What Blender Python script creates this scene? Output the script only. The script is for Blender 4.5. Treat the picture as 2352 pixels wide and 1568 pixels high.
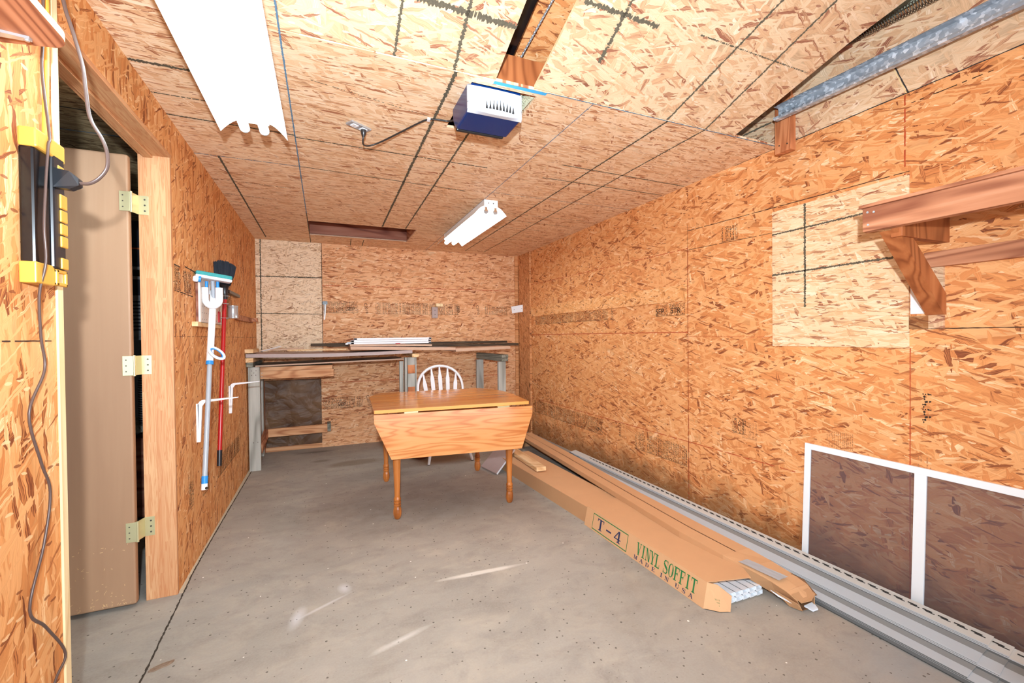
import bpy, bmesh, math, random
from mathutils import Vector, Matrix

for o in list(bpy.data.objects): bpy.data.objects.remove(o)
scene = bpy.context.scene
COL = scene.collection
PI = math.pi
HC = 1.22                       # camera height

# ------------------------------------------------------------------ camera
F_PX, YAW, PITCH, ROLL = 1009.082, 0.402172, -0.011941, 0.010030
cy, sy, cp, sp = math.cos(YAW), math.sin(YAW), math.cos(PITCH), math.sin(PITCH)
fw = Vector((sy*cp, cy*cp, sp)); r0 = Vector((cy, -sy, 0)); d0 = fw.cross(r0)
rt = r0*math.cos(ROLL) + d0*math.sin(ROLL); dn = -r0*math.sin(ROLL) + d0*math.cos(ROLL)
cam_data = bpy.data.cameras.new('camera')
cam_data.sensor_width = 36.0; cam_data.lens = F_PX/2352*36.0
cam_data.clip_start = 0.02; cam_data.clip_end = 60
cam = bpy.data.objects.new('camera', cam_data); COL.objects.link(cam)
M = Matrix((( rt.x, -dn.x, -fw.x, 0), (rt.y, -dn.y, -fw.y, 0), (rt.z, -dn.z, -fw.z, HC), (0, 0, 0, 1)))
cam.matrix_world = M
scene.camera = cam

# ------------------------------------------------------------------ light
vs = scene.view_settings
vs.view_transform = 'Standard'; vs.look = 'None'; vs.gamma = 1.0; vs.use_curve_mapping = False
vs.exposure = -0.07
world = bpy.data.worlds.new('daylight'); scene.world = world; world.use_nodes = True
wn = world.node_tree; bg = wn.nodes['Background']
bg.inputs['Color'].default_value = (0.84, 0.96, 1.08, 1); bg.inputs['Strength'].default_value = 3.4

def light(name, kind, loc, energy, color=(1, 1, 1), size=0.1, size_y=None, direction=None):
    d = bpy.data.lights.new(name, kind); d.energy = energy; d.color = color
    if kind == 'POINT': d.shadow_soft_size = size
    if kind == 'AREA':
        d.size = size
        if size_y: d.shape = 'RECTANGLE'; d.size_y = size_y
    o = bpy.data.objects.new(name, d); COL.objects.link(o); o.location = loc
    if direction is not None: o.rotation_euler = Vector(direction).to_track_quat('-Z', 'Y').to_euler()
    return o
flash = light('camera_flash', 'SPOT', (-0.05, -0.15, 1.46), 455, (0.85, 0.97, 1.08), 0.03, direction=(.36, 1.0, .13))
flash.data.spot_size = math.radians(141); flash.data.spot_blend = 1.0; flash.data.shadow_soft_size = 0.03

# ------------------------------------------------------------------ colour + materials
def lin(c):
    return tuple(((v/255)/12.92 if v/255 <= .04045 else ((v/255+.055)/1.055)**2.4) for v in c) + (1,)

class NT:
    def __init__(s, name):
        s.m = bpy.data.materials.new(name); s.m.use_nodes = True
        s.t = s.m.node_tree; s.p = s.t.nodes['Principled BSDF']
        s.out = s.t.nodes['Material Output']
    def n(s, kind, **kw):
        nd = s.t.nodes.new(kind)
        for k, v in kw.items(): setattr(nd, k, v)
        return nd
    def l(s, a, b): s.t.links.new(a, b)
    def math(s, op, a, b=None, c=None, clamp=False):
        nd = s.n('ShaderNodeMath', operation=op, use_clamp=clamp)
        for i, v in enumerate((a, b, c)):
            if v is None: continue
            if isinstance(v, (int, float)): nd.inputs[i].default_value = v
            else: s.l(v, nd.inputs[i])
        return nd.outputs[0]
    def mix(s, f, a, b, blend='MIX'):
        nd = s.n('ShaderNodeMix', data_type='RGBA', blend_type=blend)
        for i, v in ((0, f), (6, a), (7, b)):
            if isinstance(v, (int, float)): nd.inputs[i].default_value = v
            elif isinstance(v, tuple): nd.inputs[i].default_value = v
            else: s.l(v, nd.inputs[i])
        return nd.outputs[2]
    def mixf(s, f, a, b):
        nd = s.n('ShaderNodeMix', data_type='FLOAT')
        for i, v in ((0, f), (2, a), (3, b)):
            if isinstance(v, (int, float)): nd.inputs[i].default_value = v
            else: s.l(v, nd.inputs[i])
        return nd.outputs[0]
    def ramp(s, f, stops, interp='LINEAR'):
        nd = s.n('ShaderNodeValToRGB'); r = nd.color_ramp; r.interpolation = interp
        while len(r.elements) < len(stops): r.elements.new(.5)
        for e, (p, c) in zip(r.elements, stops): e.position = p; e.color = c
        s.l(f, nd.inputs[0]); return nd.outputs[0]
    def pos(s): return s.n('ShaderNodeTexCoord').outputs['Object']
    def mapping(s, v, loc=(0, 0, 0), rot=(0, 0, 0), sc=(1, 1, 1)):
        nd = s.n('ShaderNodeMapping'); nd.inputs['Location'].default_value = loc
        nd.inputs['Rotation'].default_value = rot; nd.inputs['Scale'].default_value = sc
        s.l(v, nd.inputs[0]); return nd.outputs[0]
    def noise(s, v, scale, detail=2, rough=.5, dist=0, dim='3D'):
        nd = s.n('ShaderNodeTexNoise', noise_dimensions=dim)
        nd.inputs['Scale'].default_value = scale; nd.inputs['Detail'].default_value = detail
        nd.inputs['Roughness'].default_value = rough; nd.inputs['Distortion'].default_value = dist
        s.l(v, nd.inputs['Vector']); return nd.outputs['Fac']
    def voro(s, v, scale=1, rnd=1, feature='F1', metric='EUCLIDEAN', dim='2D'):
        nd = s.n('ShaderNodeTexVoronoi', voronoi_dimensions=dim, feature=feature)
        if feature != 'DISTANCE_TO_EDGE': nd.distance = metric
        nd.inputs['Scale'].default_value = scale; nd.inputs['Randomness'].default_value = rnd
        s.l(v, nd.inputs['Vector']); return nd
    def base(s, c):
        if isinstance(c, tuple): s.p.inputs['Base Color'].default_value = c
        else: s.l(c, s.p.inputs['Base Color'])
    def rough(s, v, spec=.5):
        if isinstance(v, (int, float)): s.p.inputs['Roughness'].default_value = v
        else: s.l(v, s.p.inputs['Roughness'])
        s.p.inputs['Specular IOR Level'].default_value = spec
    def bump(s, h, strength=.3, dist=.002):
        nd = s.n('ShaderNodeBump'); nd.inputs['Strength'].default_value = strength
        nd.inputs['Distance'].default_value = dist; s.l(h, nd.inputs['Height'])
        s.l(nd.outputs[0], s.p.inputs['Normal'])

def plain(name, rgb, rough=.6, metal=0, spec=.4, vary=.06, scale=25):
    m = NT(name); c = lin(rgb)
    nz = m.noise(m.pos(), scale, 3)
    k = m.math('MULTIPLY_ADD', nz, 2*vary, 1-vary)
    cc = m.n('ShaderNodeVectorMath', operation='SCALE'); cc.inputs[0].default_value = c[:3]; m.l(k, cc.inputs['Scale'])
    m.base(cc.outputs[0]); m.rough(rough, spec); m.p.inputs['Metallic'].default_value = metal
    return m.m

def osb(name, axes, cols, size=1.0, angles=(0, 38, -44, 82, 14, -20), specks=.35, gloss=.75, blotch=None, contrast=.85):
    """oriented strand board: overlapping layers of long chips, each chip its own tone and grain"""
    m = NT(name); P = m.pos()
    sx = m.n('ShaderNodeSeparateXYZ'); m.l(P, sx.inputs[0]); cb = m.n('ShaderNodeCombineXYZ')
    m.l(sx.outputs['XYZ'.index(axes[0])], cb.inputs[0]); m.l(sx.outputs['XYZ'.index(axes[1])], cb.inputs[1])
    UV = cb.outputs[0]
    wob = m.n('ShaderNodeTexNoise', noise_dimensions='2D'); wob.inputs['Scale'].default_value = 26/size; wob.inputs['Detail'].default_value = 2
    m.l(UV, wob.inputs['Vector'])
    off = m.n('ShaderNodeVectorMath', operation='SUBTRACT'); m.l(wob.outputs['Color'], off.inputs[0]); off.inputs[1].default_value = (.5, .5, .5)
    ofs = m.n('ShaderNodeVectorMath', operation='SCALE'); m.l(off.outputs[0], ofs.inputs[0]); ofs.inputs['Scale'].default_value = .012*size
    add = m.n('ShaderNodeVectorMath', operation='ADD'); m.l(UV, add.inputs[0]); m.l(ofs.outputs[0], add.inputs[1])
    UVW = add.outputs[0]
    val = None; grain = None; rim = None
    sizes = [(.19, .050), (.15, .034), (.13, .028), (.10, .020), (.14, .022), (.085, .013), (.10, .0075)]
    thr = [0, .45, .50, .62, .62, .72, .80]
    angles = tuple(angles) + (angles[1]*.5,)
    for i, a in enumerate(angles):
        L, W = sizes[i % 7]; L *= size; W *= size
        mp = m.n('ShaderNodeMapping', vector_type='TEXTURE'); mp.inputs['Rotation'].default_value = (0, 0, math.radians(a))
        mp.inputs['Location'].default_value = (i*3.7, i*1.9, 0); mp.inputs['Scale'].default_value = (L, W, 1)
        m.l(UVW, mp.inputs[0])
        v = m.voro(mp.outputs[0], 1, .92, metric='MANHATTAN' if i % 2 else 'EUCLIDEAN')
        sc = m.n('ShaderNodeSeparateColor'); m.l(v.outputs['Color'], sc.inputs[0])
        st = m.n('ShaderNodeMapping'); st.inputs['Scale'].default_value = (.6, 8, 1); m.l(mp.outputs[0], st.inputs[0])
        g = m.noise(st.outputs[0], 1.0, 2, .6, .4, '2D')
        t = sc.outputs[0]
        if i >= 5: t = m.math('ADD', m.math('MULTIPLY', m.math('GREATER_THAN', t, .26), .62), m.math('MULTIPLY', t, .36))   # slivers are either dark or pale
        if val is None: val, grain, rim = t, g, v.outputs['Distance']
        else:
            k = m.math('GREATER_THAN', sc.outputs[1], thr[i])
            inside = m.math('LESS_THAN', v.outputs['Distance'], .66 if i % 2 else .50)
            k = m.math('MULTIPLY', k, inside)
            val = m.mixf(k, val, t); grain = m.mixf(k, grain, g)
            rim = m.mixf(k, rim, m.math('MULTIPLY', v.outputs['Distance'], .78 if i % 2 else 1))
    d, a1, b1, c1, e1 = [lin((r_, g_*.972, b_*.93)) for r_, g_, b_ in cols]      # dark chip, deep, middle, light, palest
    sft = m.math('MULTIPLY_ADD', grain, .34, -.17)
    col = m.ramp(m.math('ADD', val, sft), [(0, d), (.012, d), (.06, a1), (.42, b1), (.80, c1), (.96, c1), (1, e1)])
    gm = m.math('MULTIPLY_ADD', grain, .50*contrast, 1-.25*contrast)
    rim_shade = m.math('MULTIPLY', m.math('SUBTRACT', rim, .36), 5, clamp=True)
    gm = m.math('MULTIPLY', gm, m.math('MULTIPLY_ADD', m.math('POWER', rim_shade, 2), -.20*contrast, 1.02))  # chip edges darkened: thin shadow rims painted into the colour
    v2 = m.n('ShaderNodeVectorMath', operation='SCALE'); m.l(col, v2.inputs[0]); m.l(gm, v2.inputs['Scale'])
    col = v2.outputs[0]
    # fine dark splinters and pits
    sp_ = m.mapping(UVW, sc=(28/size, 95/size, 1), rot=(0, 0, .2))
    v = m.voro(sp_, 1, 1)
    sc = m.n('ShaderNodeSeparateColor'); m.l(v.outputs['Color'], sc.inputs[0])
    k = m.math('MULTIPLY', m.math('LESS_THAN', v.outputs['Distance'], .34), m.math('GREATER_THAN', sc.outputs[0], 1-specks*.09))
    col = m.mix(m.math('MULTIPLY', k, .8), col, d)
    k = m.math('MULTIPLY', m.math('LESS_THAN', v.outputs['Distance'], .36), m.math('LESS_THAN', sc.outputs[0], .03))
    col = m.mix(m.math('MULTIPLY', k, .8), col, e1)
    big = m.noise(UV, 2.2, 3, .5, 0, '2D')
    col = m.mix(m.math('MULTIPLY_ADD', big, .5, -.1, True), col, m.mix(1, col, lin((226, 205, 190)), 'MULTIPLY'))
    if blotch:      # ragged darker brown foot of the board: (axis of height, top of the band)
        zz = sx.outputs['XYZ'.index(blotch[0])]
        w = m.math('MULTIPLY_ADD', m.noise(UV, 5, 4, .65, 0, '2D'), .9, -.45)
        f = m.math('SUBTRACT', m.math('ADD', blotch[1], m.math('MULTIPLY', w, .5)), zz)
        f = m.math('MULTIPLY', f, 5, clamp=True)
        col = m.mix(m.math('MULTIPLY', f, blotch[2]), col, lin((92, 58, 30)))
    m.base(col); m.rough(gloss, .3)
    m.bump(m.math('MULTIPLY_ADD', grain, .3, val), .25, .0015)
    return m.m

def wood(name, cols, axis='X', scale=1.0, rough=.6, spec=.3, knots=True, ring=14, coat=0, straight=1.0):
    """sawn timber with grain along the given axis"""
    m = NT(name); P = m.pos()
    s = [26, 26, 26]; s['XYZ'.index(axis)] = 1.6
    mp = m.mapping(P, loc=(3.1, 1.7, .9), sc=tuple(v*scale for v in s))
    n1 = m.math('MULTIPLY_ADD', m.noise(mp, 1.0, 4, .62, .35), 1.7, -.35, True)
    s2 = [4.5, 4.5, 4.5]; s2['XYZ'.index(axis)] = .6/straight
    mp2 = m.mapping(P, loc=(1.3, .4, 2.2), sc=tuple(v*scale for v in s2))
    n2 = m.noise(mp2, 1.0, 2, .5, .6/straight)
    w = m.math('SINE', m.math('MULTIPLY', n2, ring*6.283))
    w = m.math('MULTIPLY_ADD', w, .5, .5)
    w = m.math('POWER', w, 2.5)
    f = m.math('ADD', m.math('MULTIPLY', w, .55), m.math('MULTIPLY', n1, .55), clamp=True)
    a, b, c = [lin(x) for x in cols]
    col = m.ramp(f, [(0, c), (.35, b), (1, a)])
    if knots:
        v = m.voro(m.mapping(P, sc=tuple(k*.45*scale for k in s2)), 1, 1, dim='3D')
        k = m.math('LESS_THAN', v.outputs['Distance'], .075)
        col = m.mix(m.math('MULTIPLY', k, .6), col, lin(tuple(int(q*.55) for q in cols[0])))
    m.base(col); m.rough(rough, spec); m.bump(n1, .12, .001)
    if coat: m.p.inputs['Coat Weight'].default_value = coat; m.p.inputs['Coat Roughness'].default_value = .12
    return m.m

def fingerjoint(name, long_axis, wide_axis):
    """clear pine built up of narrow staves with their own tone"""
    m = NT(name); P = m.pos(); sx = m.n('ShaderNodeSeparateXYZ'); m.l(P, sx.inputs[0])
    a = sx.outputs['XYZ'.index(long_axis)]; b = sx.outputs['XYZ'.index(wide_axis)]
    cb = m.n('ShaderNodeCombineXYZ')
    row = m.math('FLOOR', m.math('MULTIPLY', b, 38))
    al = m.math('ADD', m.math('MULTIPLY', a, 2.6), m.math('MULTIPLY', m.math('FRACT', m.math('MULTIPLY', row, .618)), 1.0))
    m.l(m.math('FLOOR', al), cb.inputs[0]); m.l(row, cb.inputs[1])
    wn_ = m.n('ShaderNodeTexWhiteNoise', noise_dimensions='2D'); m.l(cb.outputs[0], wn_.inputs['Vector'])
    s = [60, 60, 60]; s['XYZ'.index(long_axis)] = 3
    mp = m.mapping(P, sc=tuple(s)); ad = m.n('ShaderNodeVectorMath', operation='ADD'); m.l(mp, ad.inputs[0]); m.l(wn_.outputs['Color'], ad.inputs[1])
    n1 = m.noise(ad.outputs[0], 1, 3, .6, .8)
    w = m.math('POWER', m.math('MULTIPLY_ADD', m.math('SINE', m.math('MULTIPLY', n1, 30)), .5, .5), 2)
    c = m.mix(wn_.outputs['Value'], lin((200, 142, 98)), lin((212, 164, 118)))
    c = m.mix(m.math('MULTIPLY', w, .6), c, lin((186, 114, 68)))
    m.base(c); m.rough(.55, .3)
    return m.m

def concrete():
    m = NT('concrete'); P = m.pos()
    n1 = m.noise(m.mapping(P, rot=(0, 0, .5), sc=(1, 1.6, 1)), 1.6, 5, .6)
    n2 = m.noise(P, 9, 4, .65); n3 = m.noise(P, 120, 2, .6)
    c = m.mix(n1, lin((134, 124, 110)), lin((186, 176, 160)))
    n4 = m.noise(m.mapping(P, loc=(4, 2, 0), sc=(1, 1.3, 1)), 3.2, 5, .65, .6)
    c = m.mix(m.math('MULTIPLY_ADD', n4, 2.2, -1.05, True), c, lin((196, 182, 160)))
    n5 = m.noise(m.mapping(P, loc=(9, 5, 0), sc=(1, 1.5, 1)), 4.5, 5, .7, .4)
    c = m.mix(m.math('MULTIPLY', m.math('MULTIPLY_ADD', n5, 3.4, -1.6, True), .6), c, lin((112, 98, 86)))
    c = m.mix(m.math('MULTIPLY', n2, .4), c, lin((152, 152, 150)))
    c = m.mix(m.math('MULTIPLY_ADD', n3, .5, -.1, True), c, lin((184, 178, 170)))
    def spot(cx, cy_, rx, ry, rot, inner, strength, color, rag=.5):
        nonlocal c
        q = m.n('ShaderNodeMapping', vector_type='TEXTURE'); q.inputs['Location'].default_value = (cx, cy_, 0)
        q.inputs['Rotation'].default_value = (0, 0, rot); q.inputs['Scale'].default_value = (rx, ry, 1e3); m.l(P, q.inputs[0])
        ln = m.n('ShaderNodeVectorMath', operation='LENGTH'); m.l(q.outputs[0], ln.inputs[0])
        d = m.math('ADD', ln.outputs['Value'], m.math('MULTIPLY_ADD', n2, rag*2, -rag))
        f = m.math('SUBTRACT', 1, d); f = m.math('DIVIDE', f, max(1e-3, 1-inner), clamp=True)
        c = m.mix(m.math('MULTIPLY', f, strength), c, lin(color))
    # old oil and tyre soiling
    spot(.78, 3.1, .95, .40, -.1, .1, .45, (100, 88, 80), .45)
    spot(.35, 3.5, .8, .4, .2, .1, .3, (108, 98, 92), .5)
    spot(1.1, 4.3, .9, .5, 0, .1, .2, (130, 120, 104), .35)
    spot(-.25, 3.3, .2, .4, .1, .1, .2, (110, 106, 100), .6)
    spot(.25, 4.55, .30, .12, .1, .6, .55, (112, 98, 76), .15)
    spot(-.05, 4.75, .12, .06, 0, .4, .5, (104, 96, 80), .2)
    spot(-.1, 5.15, .22, .06, 0, .3, .6, (78, 74, 70), .2)
    spot(.4, 4.0, .6, .25, .1, .1, .3, (96, 92, 88), .5)
    spot(1.95, .9, .35, .25, .2, .1, .5, (150, 160, 164), .6)
    spot(1.45, 1.7, .5, .3, .4, .1, .3, (150, 138, 122), .5)
    # white scuffs and spray marks
    spot(.73, 2.147, .25, .022, -.055, .5, .75, (226, 220, 208), .25)
    spot(-.13, 2.12, .035, .1, -.2, .2, .5, (222, 222, 224), .3)
    spot(.07, 2.28, .035, .06, .2, .2, .5, (222, 222, 224), .3)
    spot(-.02, 2.17, .17, .012, .5, .2, .4, (222, 220, 220), .3)
    spot(.27, 1.80, .16, .02, .32, .2, .5, (224, 220, 212), .4)
    v = m.voro(P, 34, 1, dim='2D'); sc = m.n('ShaderNodeSeparateColor'); m.l(v.outputs['Color'], sc.inputs[0])
    k = m.math('MULTIPLY', m.math('LESS_THAN', v.outputs['Distance'], m.math('MULTIPLY', m.math('POWER', sc.outputs[1], 3), .16)), m.math('GREATER_THAN', sc.outputs[0], .55))
    c = m.mix(m.math('MULTIPLY', k, .75), c, lin((74, 66, 58)))
    v = m.voro(P, 7, 1, dim='2D'); sc = m.n('ShaderNodeSeparateColor'); m.l(v.outputs['Color'], sc.inputs[0])
    k = m.math('MULTIPLY', m.math('LESS_THAN', v.outputs['Distance'], m.math('MULTIPLY', sc.outputs[1], .035)), m.math('GREATER_THAN', sc.outputs[0], .80))
    c = m.mix(k, c, lin((238, 234, 226)))
    m.base(c); m.rough(.8, .3); m.bump(m.math('ADD', n2, m.math('MULTIPLY', n3, .4)), .15, .003)
    return m.m

def metal(name, rgb, rough=.35, spangle=0):
    m = NT(name); c = lin(rgb)
    if spangle:
        v = m.voro(m.pos(), 70, 1, dim='3D'); sc = m.n('ShaderNodeSeparateColor'); m.l(v.outputs['Color'], sc.inputs[0])
        m.base(m.mix(m.math('POWER', sc.outputs[0], 3), c, lin((232, 240, 248))))
        m.rough(m.math('MULTIPLY_ADD', sc.outputs[1], .3, rough))
    else: m.base(c); m.rough(rough)
    m.p.inputs['Metallic'].default_value = .6 if not spangle else .45
    return m.m

def emissive(name, rgb, strength):
    m = NT(name); m.base(lin(rgb)); m.p.inputs['Emission Color'].default_value = lin(rgb)
    m.p.inputs['Emission Strength'].default_value = strength; return m.m

def screen_mesh():
    m = NT('insect_screen'); m.base(lin((104, 96, 102))); m.rough(.7)
    tr = m.n('ShaderNodeBsdfTransparent'); mx = m.n('ShaderNodeMixShader')
    w = m.math('MULTIPLY_ADD', m.noise(m.mapping(m.pos(), sc=(1, 1, 6)), 60, 2), .12, .42)
    m.l(w, mx.inputs[0]); m.l(tr.outputs[0], mx.inputs[1]); m.l(m.p.outputs[0], mx.inputs[2]); m.l(mx.outputs[0], m.out.inputs[0])
    return m.m

def ribbed(name, rgb, rgb2, axis, scale):
    m = NT(name); sx = m.n('ShaderNodeSeparateXYZ'); m.l(m.pos(), sx.inputs[0])
    w = m.math('SINE', m.math('MULTIPLY', sx.outputs['XYZ'.index(axis)], scale))
    m.base(m.mix(m.math('GREATER_THAN', w, 0), lin(rgb), lin(rgb2))); m.rough(.5); return m.m

def plastic_film():
    m = NT('plastic_film'); P = m.pos()
    n1 = m.noise(m.mapping(P, sc=(2.2, 1, 3.5)), 1.6, 3, .5, .8)
    v = m.voro(m.mapping(P, sc=(5, 1, 6)), 1, 1, 'DISTANCE_TO_EDGE', dim='3D')
    m.base(m.mix(m.math('MULTIPLY_ADD', n1, 1.6, -.4, True), lin((78, 48, 28)), lin((140, 106, 74))))
    m.rough(.5, .35); m.bump(m.math('ADD', n1, m.math('MULTIPLY', v.outputs['Distance'], .8)), .8, .04)
    return m.m

OR = [(136, 76, 46), (210, 138, 84), (224, 156, 98), (234, 176, 122), (246, 212, 172)]
LFT = [(132, 72, 40), (202, 132, 76), (222, 156, 96), (232, 176, 120), (246, 212, 166)]
TAN = [(170, 108, 78), (226, 184, 146), (238, 203, 167), (248, 224, 196), (254, 240, 222)]
PAL = [(150, 98, 78), (204, 164, 130), (214, 180, 146), (224, 198, 168), (234, 214, 194)]
PAB = [(160, 122, 98), (218, 190, 158), (236, 214, 186), (246, 228, 204), (250, 238, 220)]
GRN = [(96, 66, 44), (150, 126, 92), (176, 152, 116), (196, 174, 136), (222, 206, 170)]
A_MIX = (0, 36, -42, 78, 14, -18)
A_HOR = (0, 16, -14, 62, 6, -8)
A_VER = (88, 70, 104, 30, 80, 96)
MT = {}
MT['osb_right'] = osb('osb_right', 'YZ', OR, 1.0, A_MIX, blotch=('Z', .27, .6), contrast=.72)
MT['osb_left'] = osb('osb_left', 'YZ', LFT, 1.1, A_VER, contrast=.65)
MT['osb_back'] = osb('osb_back', 'XZ', [(144, 82, 52), (206, 146, 102), (226, 170, 126), (236, 190, 150), (248, 222, 188)], 1.0, A_HOR)
MT['osb_ceiling'] = osb('osb_ceiling', 'XY', TAN, .85, A_HOR, specks=.6, contrast=.65)
MT['osb_slope'] = osb('osb_slope', 'XY', PAL, 1.0, A_MIX, specks=.4)
MT['osb_patch'] = osb('osb_patch', 'YZ', [(160, 104, 80), (222, 180, 138), (234, 200, 160), (242, 216, 182), (250, 234, 212)], .8, A_HOR, specks=.4, contrast=.6)
MT['osb_batten'] = osb('osb_batten', 'YZ', [(150, 92, 54), (226, 160, 98), (236, 174, 114), (242, 190, 136), (250, 220, 176)], .8, A_MIX)
MT['osb_strip'] = osb('osb_strip', 'YZ', PAL, 1.0, A_MIX, specks=.4)
MT['osb_pale_back'] = osb('osb_pale_back', 'XZ', PAB, .7, A_MIX, specks=.5)
MT['osb_side_room'] = osb('osb_side_room', 'XY', GRN, .9, A_HOR)
MT['osb_corner'] = osb('osb_corner', 'YZ', [(110, 64, 38), (186, 122, 76), (210, 148, 98), (222, 164, 114), (240, 196, 150)], .7, A_VER)
MT['osb_attic'] = osb('osb_attic', 'XY', OR, 1.0, A_MIX)
MT['concrete'] = concrete()
MT['crack'] = plain('crack', (62, 54, 44), .95, vary=.5, scale=90)
MT['curb'] = plain('curb', (196, 184, 158), .9, vary=.15, scale=60)
MT['ink'] = plain('ink', (52, 38, 26), .8, vary=.3, scale=120)
MT['faded_ink'] = plain('faded_ink', (176, 118, 74), .8, vary=.3, scale=120)
MT['marker'] = plain('marker', (92, 84, 68), .9, vary=.45, scale=140)
MT['blue_line'] = plain('blue_line', (96, 132, 160), .9, vary=.4, scale=120)
MT['blue_tape'] = plain('blue_tape', (72, 176, 232), .7)
MT['seam'] = plain('seam', (70, 46, 30), .9)
MT['red_line'] = plain('red_line', (184, 82, 44), .9, vary=.4, scale=120)
MT['pine_joint_z'] = fingerjoint('pine_joint_z', 'Z', 'X')
MT['pine_joint_y'] = fingerjoint('pine_joint_y', 'Y', 'X')
MT['pale_edge'] = wood('pale_edge', ((226, 196, 142), (242, 218, 170), (248, 230, 190)), 'Z', knots=False)
MT['birch_door'] = wood('birch_door', ((150, 112, 84), (174, 136, 104), (190, 155, 124)), 'Z', .28, .5, .3, knots=False, ring=3)
MT['fir_y'] = wood('fir_y', ((132, 74, 50), (190, 128, 92), (212, 156, 120)), 'Y', 1, .7)
MT['fir_x'] = wood('fir_x', ((176, 112, 72), (216, 160, 114), (232, 184, 142)), 'X', 1, .7)
MT['fir_z'] = wood('fir_z', ((156, 84, 48), (204, 128, 82), (218, 150, 104)), 'Z', 1, .7)
MT['brace'] = wood('brace', ((128, 66, 32), (172, 100, 56), (190, 120, 72)), 'Z', .8, .55)
MT['stud_y'] = wood('stud_y', ((206, 156, 104), (232, 192, 142), (242, 212, 168)), 'Y', 1, .7)
MT['dark_fir'] = wood('dark_fir', ((100, 48, 34), (150, 92, 70), (178, 126, 102)), 'X', .8, .6, ring=8)
MT['grey_post'] = wood('grey_post', ((142, 140, 130), (184, 182, 172), (206, 204, 194)), 'Z', .9, .8, ring=6)
MT['grey_rail'] = wood('grey_rail', ((96, 98, 88), (138, 138, 124), (164, 162, 146)), 'Y', .9, .8)
MT['dark_stain'] = wood('dark_stain', ((48, 36, 26), (78, 62, 46), (98, 80, 60)), 'X', 1, .7, knots=False)
MT['honey'] = wood('honey', ((188, 108, 52), (216, 144, 84), (226, 156, 98)), 'X', 1.5, .16, .5, knots=False, ring=20, coat=.4, straight=3)
MT['honey_top'] = wood('honey_top', ((222, 134, 62), (238, 158, 82), (242, 168, 94)), 'X', 1.0, .14, .5, knots=False, ring=5, coat=.3, straight=3)
MT['oak_leg'] = wood('oak_leg', ((128, 66, 22), (182, 106, 44), (204, 128, 64)), 'Z', 1.2, .3, .5, knots=False, ring=6, coat=.3)
MT['red_brown'] = plain('red_brown', (122, 56, 34), .5)
MT['white_paint'] = plain('white_paint', (240, 240, 242), .35, vary=.02)
MT['white_vinyl'] = plain('white_vinyl', (238, 242, 246), .4, vary=.02)
MT['white_metal'] = plain('white_metal', (240, 244, 246), .35, vary=.01)
MT['grey_melamine'] = plain('grey_melamine', (178, 158, 152), .5, vary=.06)
MT['tan_edge'] = plain('tan_edge', (204, 166, 138), .6, vary=.08)
MT['dark_laminate'] = plain('dark_laminate', (58, 60, 62), .4)
MT['cardboard'] = plain('cardboard', (190, 144, 102), .8, vary=.05, scale=8)
MT['cardboard_light'] = plain('cardboard_light', (208, 160, 116), .8, vary=.05, scale=8)
MT['cardboard_dark'] = plain('cardboard_dark', (120, 82, 52), .9)
MT['green_print'] = plain('green_print', (36, 116, 62), .8)
MT['navy_print'] = plain('navy_print', (44, 50, 84), .8)
MT['duct_tape'] = plain('duct_tape', (168, 170, 172), .35, spec=.5)
MT['siding_light'] = plain('siding_light', (184, 194, 200), .45, vary=.02)
MT['siding_shaded'] = plain('siding_shaded', (144, 151, 152), .45, vary=.02)
MT['siding_edge'] = plain('siding_edge', (88, 94, 96), .5)
MT['siding_hem'] = plain('siding_hem', (206, 206, 200), .45, vary=.02)
MT['slot'] = plain('slot', (48, 46, 44), .9)
MT['screen'] = screen_mesh()
MT['galvanised'] = metal('galvanised', (158, 168, 178), .35, 1)
MT['steel_dark'] = metal('steel_dark', (92, 84, 74), .35)
MT['chrome'] = metal('chrome', (190, 196, 200), .22)
MT['brass'] = metal('brass', (214, 204, 158), .3)
MT['black_plastic'] = plain('black_plastic', (30, 32, 36), .3, spec=.5)
MT['black_gloss'] = plain('black_gloss', (14, 14, 16), .2, spec=.6)
MT['yellow_plastic'] = plain('yellow_plastic', (214, 156, 64), .4, spec=.4)
MT['blue_plastic'] = plain('blue_plastic', (4, 48, 108), .22, spec=.5, vary=.02)
MT['lens_white'] = plain('lens_white', (216, 226, 238), .3, vary=.01)
MT['brown_cord'] = plain('brown_cord', (88, 70, 64), .35, spec=.5)
MT['black_cord'] = plain('black_cord', (44, 42, 42), .3, spec=.5)
MT['mop_blue'] = plain('mop_blue', (44, 140, 214), .4)
MT['mop_teal'] = plain('mop_teal', (60, 150, 150), .8, vary=.2, scale=90)
MT['mop_grey'] = plain('mop_grey', (166, 170, 176), .3)
MT['red_handle'] = plain('red_handle', (178, 26, 28), .3, spec=.5)
MT['bristle'] = plain('bristle', (34, 40, 50), .8, vary=.4, scale=120)
MT['pegboard'] = plain('pegboard', (226, 212, 200), .7)
MT['hole'] = plain('hole', (60, 44, 34), .9)
MT['insulation'] = plain('insulation', (206, 208, 180), .95, vary=.3, scale=60)
MT['tube'] = emissive('tube', (236, 250, 255), 22.0)
MT['glass_socket'] = plain('glass_socket', (176, 140, 112), .25)
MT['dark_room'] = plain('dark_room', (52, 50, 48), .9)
MT['navy_case'] = plain('navy_case', (24, 30, 44), .7)
MT['grey_case'] = plain('grey_case', (120, 122, 126), .5)
MT['orange'] = plain('orange', (190, 100, 50), .6)
MT['film'] = plastic_film()
MT['hose'] = ribbed('hose', (28, 28, 30), (150, 152, 156), 'Z', 420)
MT['bark'] = plain('bark', (136, 112, 92), .9, vary=.4, scale=70)
MT['sawdust'] = plain('sawdust', (222, 188, 138), .9)

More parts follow.
